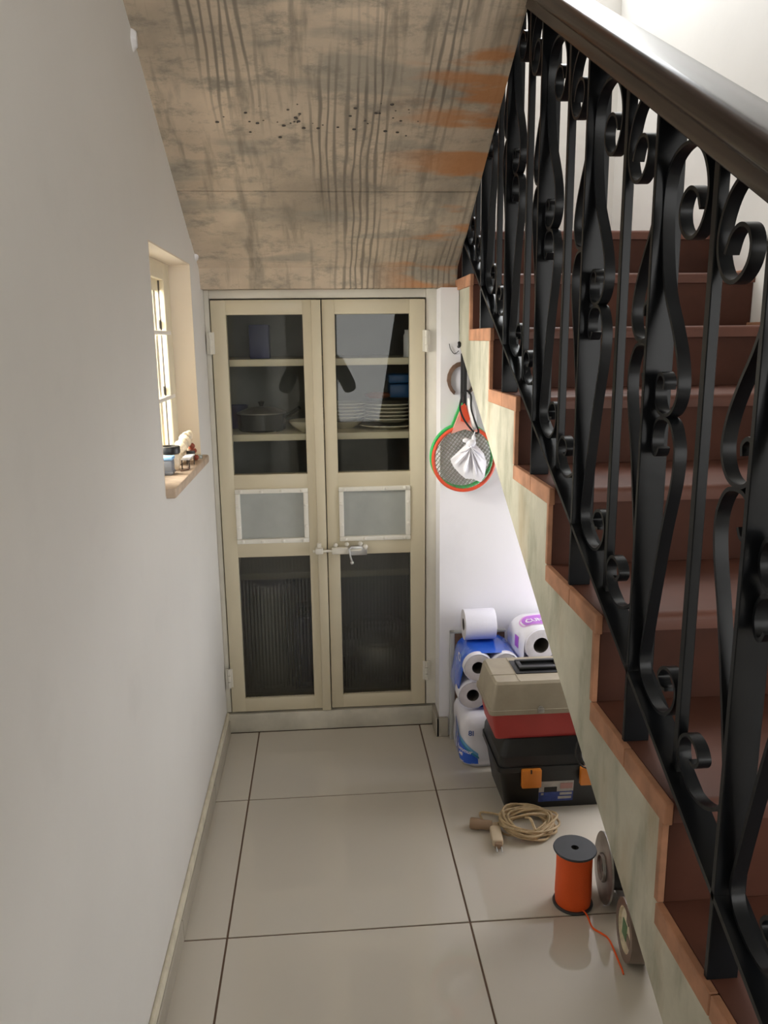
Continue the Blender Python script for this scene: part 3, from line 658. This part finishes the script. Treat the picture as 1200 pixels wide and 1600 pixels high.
# horseshoe
hp = []
for k in range(17):
    a = PI*1.32-(PI*1.64)*k/16; w = 0.013 if 2 < k < 14 else 0.010
    hp.append((0.732+0.043*math.cos(a), 1.290+0.052*math.sin(a), w))
outer = [(0.732+(x-.732)*(1+w/.09), 1.29+(z-1.29)*(1+w/.09)) for x, z, w in hp]; inner = [(0.732+(x-.732)*(1-w/.09), 1.29+(z-1.29)*(1-w/.09)) for x, z, w in hp]
rings = [[(a[0], yw-.010, a[1]), (b[0], yw-.010, b[1]), (b[0], yw-.001, b[1]), (a[0], yw-.001, a[1])] for a, b in zip(outer, inner)]
o = G().loft(rings).build('horseshoe', 'rust', origin=(0.732, yw, 1.24)); tag(o, 'rusty brown horseshoe fixed to the wall behind the black handles', 'horseshoe')
# knotted white bag
g = G(); random.seed(11)
out = [(0.745, 1.088), (0.725, 1.070), (0.684, 1.034), (0.694, 1.010), (0.716, 0.985), (0.735, 0.968), (0.762, 0.966), (0.786, 0.955), (0.800, 0.972), (0.806, 1.020), (0.796, 1.052), (0.772, 1.078)]
knot = Vector((0.752, yw-.092, 1.084)); rings = []
for t in [k/9 for k in range(10)]:
    ring = []
    for k in range(48):
        f = k/48*len(out); i = int(f) % len(out); q = f-int(f)
        a, b2 = Vector((out[i][0], 0, out[i][1])), Vector((out[(i+1) % len(out)][0], 0, out[(i+1) % len(out)][1]))
        p = a.lerp(b2, q); p.y = yw-.078
        c = Vector((0.748, yw-.100-.012*math.sin(PI*t), 1.075)).lerp(p, t)
        c.y += 0.007*math.sin(k*48/48*0.9+1.3*math.sin(k))*math.sin(PI*min(1, t*1.1))
        ring.append(c)
    rings.append(ring)
back = [Vector((p.x*.94+.748*.06, yw-.062, p.z)) for p in rings[-1]]; rings.append(back)
rings.append([Vector((0.748, yw-.060, 1.05)).lerp(p, .3) for p in back])
bag = thing('plastic_bag', 'knotted white plastic bag hanging in front of the red bug swatter', 'bag', (0.748, yw-.08, 0.955))
g.loft(rings).build('pouch', 'white_cloth', bag, smooth=25)
G().ball((0.750, yw-.094, 1.090), .013, 10, 7, sc=(1.3, .8, 1)).ball((0.735, yw-.094, 1.098), .010, 8, 6, sc=(1.4, .7, .8)).ball((0.758, yw-.094, 1.103), .009, 8, 6, sc=(.8, .7, 1.4)).build('knot', 'white_cloth', bag)
G().tube([(0.752, yw-.090, 1.095), (0.764, yw-.084, 1.125)], 0.0018, 5).build('string', 'white_cloth', bag)

# ---------------------------------------------------------------- paper goods under the stair
bd = thing('leaning_board', 'brown board with a grey edge leaning on the wall behind the toilet paper', 'board', (0.80, YW-.02, 0))
T = Matrix.Translation((0, YW-0.034, 0)) @ Matrix.Rotation(-0.045, 4, 'X')
G().box(0.714, 0.895, 0, .010, 0.004, 0.400, .002, T=T).build('face', 'board', bd)
G().box(0.697, 0.714, -.003, .013, 0.0, 0.408, .002, T=T)  .box(0.697, 0.898, -.003, .013, .400, 0.408, .002, T=T).build('edge_strip', 'grey_edge', bd)
def roll(g, c, r, L, axis='y', hole=0.021, mi=(0, 1, 2)):
    g.lathe([(r*.985, 0), (r, .004), (r, L-.004), (r*.985, L)], c, axis, 36, mi[0])
    for h in (0, L): g.lathe([(r*.985, h), (r*.8, h-.001 if h == 0 else h+.001), (hole, h)], c, axis, 36, mi[1])
    g.lathe([(hole, 0), (hole, L)], c, axis, 36, mi[2])
    g.lathe([(0.0001, L*.5), (hole, L*.5)], c, axis, 36, mi[2])
RM = ['paper', 'roll_end', 'core']
tr = G(); roll(tr, (0.7345, 0.285, 0.4550), 0.0535, 0.107, 'x')
o = tr.build('toilet_roll', RM, origin=(0.788, .285, .405)); tag(o, 'single unwrapped toilet roll lying on top of the blue multipack', 'toilet paper')
# blue four-roll pack, ends facing the room
pk = thing('toilet_paper_pack', 'blue film pack of four toilet rolls, ends facing out, under the loose roll', 'toilet paper', (0.80, .24, .195))
RC = [(0.762, 0.350), (0.854, 0.349), (0.745, 0.252), (0.839, 0.252)]
for (x, z) in RC:
    g = G(); roll(g, (x, 0.150, z), 0.0465, 0.17); g.build('roll', RM, pk)
def hull(circs, r, n=20):
    P = sorted(set((round(x+r*math.cos(2*PI*k/n), 5), round(z+r*math.sin(2*PI*k/n), 5)) for x, z in circs for k in range(n)))
    def half(P):
        h = []
        for p in P:
            while len(h) > 1 and (h[-1][0]-h[-2][0])*(p[1]-h[-2][1])-(h[-1][1]-h[-2][1])*(p[0]-h[-2][0]) <= 0: h.pop()
            h.append(p)
        return h
    a = half(P); b2 = half(P[::-1]); return a[:-1]+b2[:-1]
g = G(); H = hull(RC, 0.0500)
cx, cz = 0.806, 0.298
outr = [[(x, y, z) for x, z in H] for y in (0.172, 0.318)]
inr = [[(cx+(x-cx)*.985, y, cz+(z-cz)*.985) for x, z in H] for y in (0.158, 0.325)]
g.loft([inr[0], outr[0], outr[1], inr[1]], cap=False); g.add(inr[1], [tuple(range(len(H)))])
film = g.build('film', 'film_blue', pk, smooth=50)
for (x, z) in RC[:2]:   # white film lips round the roll ends
    g = G(); g.lathe([(.0480, .0), (.0502, .006), (.0506, .022), (.0470, .024), (.0468, .004), (.0480, 0)], (x, 0.149, z), 'y', 36); g.build('film_lip', 'film_white', pk)
g = G(); g.lathe([(.0480, .0), (.0502, .006), (.0506, .06), (.047, .062), (.0468, .004), (.0480, 0)], (0.745, 0.149, 0.252), 'y', 36); g.build('film_lip', 'film_white', pk)
g = G().lathe([(0.013, 0), (0.017, .0)], (0, 0, 0), 'x', 20)
def on_left(u, w): return (0.7105-0.0008+0.05*w*0, 0.235+u, 0.340+w)
txt = text_part('lettering', 'Oki', pk, 'white_ink', 0.042, lambda u, w: (0.7112, 0.225+w*1.4, 0.345-u))
# standing white and blue pack
pc = thing('toilet_paper_pack', 'standing white and blue toilet paper pack on the floor left of the black toolbox', 'toilet paper', (0.77, .21, 0))
def pring(z, ins):
    x0, x1, y0, y1, r = 0.700+ins, 0.862-ins, 0.115+ins, 0.315-ins, 0.042
    out = []
    for (cx, cy, a0) in ((x1-r, y1-r, 0), (x0+r, y1-r, PI/2), (x0+r, y0+r, PI), (x1-r, y0+r, 1.5*PI)):
        for k in range(9): a = a0+PI/2*k/8; out.append((cx+r*math.cos(a), cy+r*math.sin(a), z+0.002*math.sin(5*a)))
    return out
zz = [(0.003, .012), (.02, .003), (.05, 0.0), (.08, .002), (.10, .004), (.125, .001), (.16, .002), (.180, .008), (.191, .022)]
G().loft([pring(z, i) for z, i in zz]).build('film', 'film_white', pc, smooth=60)
def on_pack(s, z, lift=0.0012):
    # s: distance round the front-left corner measured from the middle of that corner, + towards +x
    r = 0.042; x0, y0 = 0.700, 0.115; half = r*PI/4
    ins = 0.0
    for (za, ia), (zb, ib) in zip(zz, zz[1:]):
        if za <= z <= zb: ins = ia+(ib-ia)*(z-za)/(zb-za)
    x0 += ins; y0 += ins
    if s < -half: return (x0-lift, y0+r+(-half-s), z)
    if s > half: return (x0+r+(s-half), y0-lift, z)
    a = PI*1.25+s/r; return (x0+r+(r+lift)*math.cos(a), y0+r+(r+lift)*math.sin(a), z)
def patch(name, s0, s1, lo, hi, mat, n=18, lift=0.0012):
    g = G(); rows = 6
    rings = [[on_pack(s0+(s1-s0)*k/n, lo(k/n)+(hi(k/n)-lo(k/n))*j/rows, lift) for k in range(n+1)] for j in range(rows+1)]
    g.loft(rings, 0, False, closed=False); return g.build(name, mat, pc, smooth=60)
patch('blue_print', -0.10, 0.048, lambda t: .016, lambda t: .150-.112*t**1.1, 'film_blue')
patch('cyan_swoosh', -0.060, 0.050, lambda t: .128-.088*t, lambda t: .142-.086*t, 'light_blue', lift=.0016)
patch('teal_swoosh', -0.052, 0.052, lambda t: .118-.082*t, lambda t: .124-.080*t, 'teal', lift=.0020)
patch('white_stripe', -0.074, -0.066, lambda t: .045, lambda t: .118, 'white_ink', 2, lift=.0021)
text_part('lettering', '8l', pc, 'navy_ink', 0.026, lambda u, w: on_pack(0.024+u, 0.130+w, .0016))
text_part('lettering', 'Rummur', pc, 'white_ink', 0.019, lambda u, w: on_pack(-0.006+u, 0.066+w-0.15*u, .0024), 0.3)
text_part('lettering', 'Mi', pc, 'white_ink', 0.018, lambda u, w: on_pack(-0.014+u, 0.050+w-0.15*u, .0024), 0.3)
# purple pack
pp = thing('toilet_paper_pack', 'white and purple toilet paper pack behind the taupe toolbox lid', 'toilet paper', (0.99, .24, 0))
PR = [(0.963, 0.063+0.1185*k) for k in range(4)]+[(1.081, 0.063+0.1185*k) for k in range(4)]
for (x, z) in PR:
    g = G(); roll(g, (x, 0.165, z), 0.0560, 0.15, hole=.027); g.build('roll', RM, pp)
H = hull(PR, 0.0605); cx, cz = 1.022, 0.24
H = [(x, max(z, .001)) for x, z in H]
outr = [[(x, y, z) for x, z in H] for y in (0.185, 0.312)]
inr = [[(cx+(x-cx)*.98, y, cz+(z-cz)*.985) for x, z in H] for y in (0.171, 0.322)]
g = G(); g.loft([inr[0], outr[0], outr[1], inr[1]], cap=False); g.add(inr[1], [tuple(range(len(H)))])
g.build('film', 'film_white', pp, smooth=50)
top = 0.063+0.1185*3+0.0605
def on_top(u, w, lift=.0012):   # u along x, w along y, follows the rounded left shoulder
    x = 0.963+u; z = top
    if u < 0: z = 0.4185+math.sqrt(max(0, 0.0605**2-min(.060, -u)**2))
    return (x, 0.245+w, z+lift)
def oval(name, a, b, ox, mat, lift):
    g = G(); rings = []
    for t in (0.02, .25, .5, .75, 1):
        rings.append([on_top(ox+t*(a*math.copysign(abs(math.cos(q))**.6, math.cos(q))), t*b*math.copysign(abs(math.sin(q))**.7, math.sin(q)), lift) for q in [2*PI*k/44 for k in range(44)]])
    g.loft(rings, 0, False); return g.build(name, mat, pp, smooth=60)
oval('pink_print', 0.105, 0.048, 0.062, 'pink', .0012)
oval('purple_print', 0.097, 0.041, 0.062, 'purple', .0020)
text_part('lettering', 'CUNN', pp, 'white_ink', 0.030, lambda u, w: on_top(0.018+u*1.0, -.006+w*1.3, .0030))
g = G().box(0.9012, 0.9022, .215, .245, .395, .435); g.build('purple_tab', 'purple', pp)

pp.rotation_euler.z = 0.14; pp.location.x += 0.001; pp.location.y -= 0.006

# ---------------------------------------------------------------- toolboxes
def frustum(g, x0, x1, y0, y1, z0, X0, X1, Y0, Y1, z1, r=0.012, mi=0, cap=True):
    def rr(a, b, c, d, z):
        o = []
        for (cx, cy, q) in ((b-r, d-r, 0), (a+r, d-r, PI/2), (a+r, c+r, PI), (b-r, c+r, 1.5*PI)):
            for k in range(5): t = q+PI/2*k/4; o.append((cx+r*math.cos(t), cy+r*math.sin(t), z))
        return o
    g.loft([rr(x0, x1, y0, y1, z0), rr(X0, X1, Y0, Y1, z1)], mi, cap)
bt = thing('toolbox', 'large black toolbox with two orange latches on the floor under the stair', 'toolbox', (0.98, -.02, 0))
g = G(); frustum(g, 0.798, 1.172, -.128, .092, 0, 0.776, 1.194, -.142, .104, .135, .02)
g.build('tub', 'black_plastic', bt)
g = G(); frustum(g, 0.768, 1.202, -.150, .112, .135, 0.768, 1.202, -.150, .112, .152, .02)
frustum(g, 0.772, 1.198, -.146, .108, .152, 0.774, 1.196, -.144, .106, .185, .02)
frustum(g, 0.774, 1.196, -.144, .106, .185, 0.792, 1.178, -.128, .090, .236, .02)
g.build('lid', 'black_plastic', bt)
for (a, b2) in ((0.838, 0.899), (1.019, 1.080)):
    l = G().box(a, b2, -.164, -.146, .088, .148, .004).build('latch', 'orange_plastic', bt)
    G().box(a+.026, a+.030, -.1655, -.160, .138, .1485).build('notch', 'black_plastic', l, smooth=0)
def fr(u, w, lift): return (u, -0.1415-lift+(0.135-w)*0.104, w)
def decal(name, a, b2, c, d, mat, lift, par):
    g = G(); g.add([fr(a, c, lift), fr(b2, c, lift), fr(b2, d, lift), fr(a, d, lift), fr(a, c, lift-.0008), fr(b2, c, lift-.0008), fr(b2, d, lift-.0008), fr(a, d, lift-.0008)], [(0, 1, 2, 3), (7, 6, 5, 4), (0, 4, 5, 1), (1, 5, 6, 2), (2, 6, 7, 3), (3, 7, 4, 0)])
    return g.build(name, mat, par, smooth=0)
lb = decal('label_sticker', 0.899, 1.007, 0.022, 0.094, 'label_grey', .0014, bt)
decal('blue_band', 0.899, 1.007, 0.022, 0.056, 'label_blue', .0022, lb)
decal('red_print', 0.965, 1.004, 0.066, 0.086, 'label_red', .0022, lb)
decal('dark_picture', 0.915, 0.955, 0.056, 0.074, 'black_plastic', .0026, lb)
decal('text_strip', 0.965, 1.003, 0.044, 0.053, 'label_grey', .0028, lb)
decal('text_strip', 0.960, 1.002, 0.030, 0.039, 'label_grey', .0028, lb)
decal('small_picture', 0.906, 0.914, 0.046, 0.053, 'label_grey', .0028, lb)
g = G()
for k in range(3): g.box(0.782+k*0, 0.790, -.10+k*.03, -.088+k*.03, .012, .07, .002)
zt = 0.236
rt = thing('toolbox', 'red toolbox with a dusty taupe lid standing on the black toolbox', 'toolbox', (0.90, -.05, zt))
g = G(); frustum(g, 0.764, 1.090, -.122, .060, zt, 0.750, 1.104, -.134, .074, zt+.086, .010); g.build('tub', 'red_plastic', rt)
g = G(); frustum(g, 0.741, 1.113, -.143, .083, zt+.086, 0.741, 1.113, -.143, .083, zt+.100, .012)
frustum(g, 0.745, 1.109, -.139, .079, zt+.100, 0.758, 1.096, -.126, .066, zt+.176, .012)
frustum(g, 0.758, 1.096, -.126, .066, zt+.176, 0.764, 1.090, -.120, .060, zt+.184, .012)
lid = g.build('lid', 'taupe_plastic', rt)
zl = zt+.184
h = G().box(0.835, 1.000, -.070, .030, zl, zl+.003, .001).build('handle_recess', 'black_plastic', rt)
G().box(0.850, 0.985, -.052, -.034, zl+.004, zl+.013, .003).box(0.850, 0.864, -.036, .016, zl+.003, zl+.011, .002).box(0.971, 0.985, -.036, .016, zl+.003, zl+.011, .002).box(0.850, 0.985, .004, .018, zl+.003, zl+.012, .002).build('handle', 'black_plastic', rt)
G().box(0.757, 0.835, -.070, -.067, zl, zl+.0015).box(0.833, 0.836, -.120, .060, zl, zl+.0015).build('panel_line', 'taupe_plastic', rt)
G().lathe([(0.0001, -.004), (.007, -.004), (.007, 0), (.0001, 0)], (0.895, -.140, zt+.104), 'y', 14).box(0.885, 0.905, -.146, -.139, zt+.090, zt+.104, .002).build('clasp', 'dull_steel', rt)

# dark cable loops hanging in front of the toolboxes
cb = thing('cable_bundle', 'loops of black and grey cable hanging beside the black toolbox', 'cable', (1.03, -.19, .17))
random.seed(5)
for k in range(6):
    cx = 1.040+random.uniform(-.012, .012); cz = 0.235; a, b2 = 0.030+.004*k, 0.062+random.uniform(-.012, .012)
    pts = [(cx+a*math.cos(q), -.185-.005*k+.004*math.sin(2*q), cz+b2*math.sin(q)-.01*k/5) for q in [2*PI*j/22 for j in range(22)]]
    G().tube(pts, 0.0026, 6, closed=True).build('loop', 'grey_edge' if k in (1, 4) else 'black_rubber', cb)

# ---------------------------------------------------------------- extension cord coil
cc = Vector((0.840, -0.232, 0))
ec = thing('extension_cord', 'coil of tan two-core extension flex on the floor tiles', 'cord', (cc.x, cc.y, 0))
random.seed(21)
for lap in range(15):
    a = random.uniform(.052, .088); b2 = random.uniform(.050, .078); ox, oy = random.uniform(-.010, .010), random.uniform(-.010, .010)
    ph = random.uniform(0, 6); zl0 = random.uniform(.005, .034); tl = random.uniform(.004, .013)
    pts = [(cc.x+ox+a*math.cos(q)+.004*math.sin(3*q+ph), cc.y+oy+b2*math.sin(q)+.004*math.cos(2*q+ph), max(.0042, zl0+tl*math.sin(q*2+ph))) for q in [2*PI*k/26 for k in range(26)]]
    G().tube(pts, 0.0036, 6, closed=True).build('coil_loop', 'tan_cord', ec)
G().tube(spline([(0.93, -0.20, .012), (0.86, -.235, .050), (0.80, -.240, .045), (0.757, -.225, .020), (0.742, -.215, .012)], 6), 0.004, 6).build('loose_strand', 'tan_cord', ec)
G().tube(spline([(0.775, -.19, .02), (0.745, -.155, .008), (0.715, -.150, .008), (0.712, -.185, .010), (0.722, -.215, .012)], 6), 0.0035, 6).build('loose_strand', 'tan_cord', ec)
G().tube(spline([(0.845, -.30, .04), (0.840, -.262, .052), (0.830, -.245, .045), (0.845, -.225, .03)], 5), 0.004, 6).build('tie_loop', 'tan_cord', ec)
T = Matrix.Translation((0.737, -.272, .014)) @ Matrix.Rotation(-0.10, 4, 'Z')
pg = G().box(-.016, .016, -.045, .030, -.010, .012, .006, T=T).box(-.010, .010, .028, .050, -.007, .008, .004, T=T).build('plug', 'plug', ec)
G().box(-.010, .012, -.058, -.044, -.008, .008, .003, T=T).build('plug_face', 'adapter', pg)
for dx in (-.006, .008): G().tube([T @ Vector((dx, -.056, 0)), T @ Vector((dx, -.078, -.003))], 0.0022, 6).build('pin', 'steel', pg)
T = Matrix.Translation((0.700, -.222, .017)) @ Matrix.Rotation(-0.32, 4, 'Z')
so = G().lathe([(0.0001, -.030), (.015, -.030), (.017, -.026), (.017, -.004), (.0145, .0), (.0145, .034), (.0001, .036)], (0, 0, 0), 'x', 20)
so.v = [T @ p for p in so.v]; so.build('socket', 'adapter', ec)

# ---------------------------------------------------------------- orange twine spool
sc = Vector((0.876, -0.553, 0))
sp = thing('twine_spool', 'upright spool of neon orange twine with charcoal end flanges', 'spool', sc)
def ringed(prof, **k): return G().lathe(prof, sc, 'z', 40, **k)
ringed([(0.012, 0), (0.050, 0), (0.051, .003), (0.050, .006), (0.012, .006), (.012, 0)]).build('bottom_flange', 'dark_flange', sp)
ringed([(0.013, .153), (0.053, .153), (0.0545, .156), (0.053, .159), (0.0095, .159), (.0095, .153), (.013, .153)]).build('top_flange', 'dark_flange', sp)
ringed([(0.0445, .006), (0.0465, .03), (0.0450, .10), (0.0455, .153)]).build('twine', 'orange_thread', sp)
ringed([(0.0095, .004), (0.0095, .158)]).build('core', 'core', sp)
tail = spline([(0.888, -.596, .010), (0.896, -.607, .003), (0.896, -.650, .003), (0.910, -.672, .004), (0.921, -.690, .0035), (0.922, -.725, .003), (0.920, -.760, .003), (0.919, -.785, .003), (0.917, -.800, .003)], 6)
G().tube(tail, 0.0026, 6, flat=.7).build('tail', 'orange_thread', sp)

# wire reel on its edge
R0 = 0.088
wr = thing('wire_reel', 'scuffed grey metal reel standing on its rim behind the orange spool', 'reel', (0.96, -.56, 0))
def tilt(g, c, rz_, ry):
    T = Matrix.Translation(c) @ Matrix.Rotation(rz_, 4, 'Z') @ Matrix.Rotation(ry, 4, 'Y'); g.v = [T @ p for p in g.v]; return g
rc = (0.957, -.545, R0+.002)
tilt(G().lathe([(0.012, -.002), (R0*.9, -.004), (R0, -.002), (R0, .003), (R0*.9, .003), (.012, .003), (.012, -.002)], (0, 0, 0), 'x', 44).lathe([(0.030, -.010), (.034, -.010), (.036, -.003), (.028, -.003), (.030, -.010)], (0, 0, 0), 'x', 30), rc, -.10, .05).build('front_flange', 'dull_steel', wr)
tilt(G().lathe([(0.052, .003), (0.052, .045)], (0, 0, 0), 'x', 36).lathe([(0.012, .003), (0.012, .045)], (0, 0, 0), 'x', 20), rc, -.10, .05).build('hub', 'black_rubber', wr)
tilt(G().lathe([(0.012, .045), (R0, .045), (R0, .050), (.012, .050), (.012, .045)], (0, 0, 0), 'x', 44), rc, -.10, .05).build('rear_flange', 'dull_steel', wr)
# packing tape on edge
R1 = 0.070
tp = thing('packing_tape', 'roll of brown packing tape standing on edge nearest the stair foot', 'tape', (0.945, -.742, 0))
tc = (0.936, -.742, R1+.001)
tilt(G().lathe([(0.052, 0), (R1, 0), (R1, .050), (.052, .050), (.052, 0)], (0, 0, 0), 'x', 44), tc, -.12, .03).build('tape', 'tape_brown', tp)
tilt(G().lathe([(0.0515, .001), (.049, .001), (.049, .049), (.0515, .049)], (0, 0, 0), 'x', 40), tc, -.12, .03).build('core_ring', 'tape_cream', tp)
tilt(G().lathe([(0.0001, .007), (.048, .007), (.048, .011), (.0001, .011)], (0, 0, 0), 'x', 40), tc, -.12, .03).build('core_disc', 'tape_cream', tp)
tilt(G().box(.0050, .0068, -.004, .030, -.030, .010, .001), tc, -.12, .03).build('core_print', 'tape_green', tp, smooth=0)
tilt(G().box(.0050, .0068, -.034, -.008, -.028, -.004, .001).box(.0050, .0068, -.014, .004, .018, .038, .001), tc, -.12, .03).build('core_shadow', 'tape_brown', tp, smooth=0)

# ---------------------------------------------------------------- the photographer, seen only as a reflection in the closet glass
def skin(name, mat, parent, verts, edges, sub=2):
    w = Vector(parent['_w'])
    me = bpy.data.meshes.new(name); me.from_pydata([Vector(v[:3])-w for v in verts], edges, [])
    o = bpy.data.objects.new(name, me); COL.objects.link(o); o.parent = parent
    md = o.modifiers.new('skin', 'SKIN'); md.use_smooth_shade = True
    for d, v in zip(me.skin_vertices[0].data, verts): d.radius = (v[3], v[4] if len(v) > 4 else v[3])
    me.skin_vertices[0].data[0].use_root = True
    o.modifiers.new('sub', 'SUBSURF').levels = sub; o.modifiers['sub'].render_levels = sub
    me.materials.append(M[mat]); return o
M['skin'] = plain('skin_tone', (0.36, 0.20, 0.13), 0.5, var=0.08); M['dark_shirt'] = plain('dark_shirt_cloth', (0.022, 0.019, 0.017), 0.9, var=0.2)
M['dark_trousers'] = plain('dark_trouser_cloth', (0.03, 0.03, 0.036), 0.9); M['dark_hair'] = plain('dark_hair', (0.012, 0.010, 0.009), 0.6)
PX, PY = 0.235, -2.82
pe = thing('person', 'person in a dark shirt holding a phone, reflected in the closet glass', 'person', (PX, PY, 0))
V = [(PX, PY, .84, .125, .10), (PX, PY, .98, .12, .095), (PX, PY+.01, 1.14, .135, .10), (PX, PY, 1.26, .115, .085), (PX, PY+.01, 1.335, .052, .052), (PX, PY+.03, 1.40, .062, .066), (PX, PY+.03, 1.47, .074, .088), (PX, PY+.02, 1.54, .064, .076)]
E_ = [(k, k+1) for k in range(7)]
for sgn in (-1, 1):
    n = len(V)
    V += [(PX+sgn*.155, PY, 1.245, .054), (PX+sgn*.245, PY+.06, 1.06, .042), (PX+sgn*.165, PY+.24, 1.20, .034), (PX+sgn*.095+.03, PY+.40, 1.325, .024), (PX+sgn*.072+.035, PY+.445, 1.365, .030, .016)]
    E_ += [(3, n)]+[(n+k, n+k+1) for k in range(4)]
    for j in range(4):
        z = 1.345+.018*j; m = len(V)
        V += [(PX+.035+sgn*.060, PY+.462, z, .0095), (PX+.035+sgn*.050, PY+.496, z+.003, .0085), (PX+.035+sgn*.034, PY+.507, z+.004, .0075)]
        E_ += [(n+4, m), (m, m+1), (m+1, m+2)]
    m = len(V); V += [(PX+.035+sgn*.052, PY+.452, 1.395, .0105), (PX+.035+sgn*.036, PY+.462, 1.415, .009), (PX+.035+sgn*.020, PY+.468, 1.420, .008)]
    E_ += [(n+4, m), (m, m+1), (m+1, m+2)]
    n = len(V)
    V += [(PX+sgn*.085, PY, .76, .088), (PX+sgn*.095, PY+.015, .45, .058), (PX+sgn*.10, PY-.01, .09, .040), (PX+sgn*.105, PY+.06, .045, .040, .034), (PX+sgn*.112, PY+.15, .036, .036, .026)]
    E_ += [(0, n)]+[(n+k, n+k+1) for k in range(4)]
skin('body', 'skin', pe, V, E_)
V = [(PX, PY, .70, .185, .150), (PX, PY, .84, .178, .142), (PX, PY, .98, .142, .112), (PX, PY+.01, 1.14, .152, .115), (PX, PY, 1.255, .128, .098), (PX, PY+.005, 1.31, .078, .072)]
E_ = [(k, k+1) for k in range(5)]
for sgn in (-1, 1):
    n = len(V); V += [(PX+sgn*.16, PY, 1.245, .066), (PX+sgn*.248, PY+.06, 1.06, .056), (PX+sgn*.168, PY+.235, 1.196, .046), (PX+sgn*.13+.02, PY+.32, 1.262, .040)]
    E_ += [(4, n), (n, n+1), (n+1, n+2), (n+2, n+3)]
skin('shirt', 'dark_shirt', pe, V, E_)
V = [(PX, PY, .98, .125, .10), (PX, PY, .86, .150, .120)]; E_ = [(0, 1)]
for sgn in (-1, 1):
    n = len(V); V += [(PX+sgn*.085, PY, .76, .100), (PX+sgn*.095, PY+.015, .45, .072), (PX+sgn*.10, PY-.01, .045, .056)]; E_ += [(1, n), (n, n+1), (n+1, n+2)]
skin('trousers', 'dark_trousers', pe, V, E_)
for sgn in (-1, 1):
    skin('shoe', 'black_plastic', pe, [(PX+sgn*.10, PY-.045, .046, .046, .044), (PX+sgn*.105, PY+.06, .046, .050, .044), (PX+sgn*.112, PY+.165, .036, .048, .034)], [(0, 1), (1, 2)])
g = G().ball((PX, PY+.012, 1.515), .098, 20, 14, sc=(.90, 1.0, .95)); g.v = [Vector((p.x, min(p.y, PY+.075-.25*max(0, 1.50-p.z)), max(p.z, 1.45 if p.y > PY else 1.40))) for p in g.v]
g.build('hair', 'dark_hair', pe)
for sgn in (-1, 1):
    e = G().ball((PX+sgn*.031, PY+.108, 1.462), .012, 10, 7).build('eye', 'white_plastic', pe); G().ball((PX+sgn*.031, PY+.1185, 1.462), .0045, 8, 6).build('pupil', 'core', e)
    G().ball((PX+sgn*.077, PY+.025, 1.455), .020, 10, 7, sc=(.4, .8, 1.4)).build('ear', 'skin', pe)
G().loft([[(PX+u*w, PY+.112+d, z) for u, d in ((-1, -.01), (0, .5*w), (1, -.01))] for z, w in ((1.468, .006), (1.445, .012), (1.430, .018), (1.424, .012))]).build('nose', 'skin', pe, smooth=80)
G().ball((PX, PY+.098, 1.402), .020, 10, 6, sc=(1, .5, .32)).build('mouth', 'shell_red', pe)
ph = thing('phone', 'dark phone held up by the person whose reflection shows in the glass', 'phone', (0.270, -2.329, 1.32))
G().box(0.232, 0.306, -2.3335, -2.3255, 1.300, 1.442, .004).build('body', 'black_plastic', ph)
G().lathe([(0.0001, 0), (.0065, 0), (.0075, .0015), (.0001, .0015)], (0.284, -2.3255, 1.422), 'y', 14).build('lens', 'dull_steel', ph)

for o in list(bpy.data.objects):
    if '_w' in o: del o['_w']
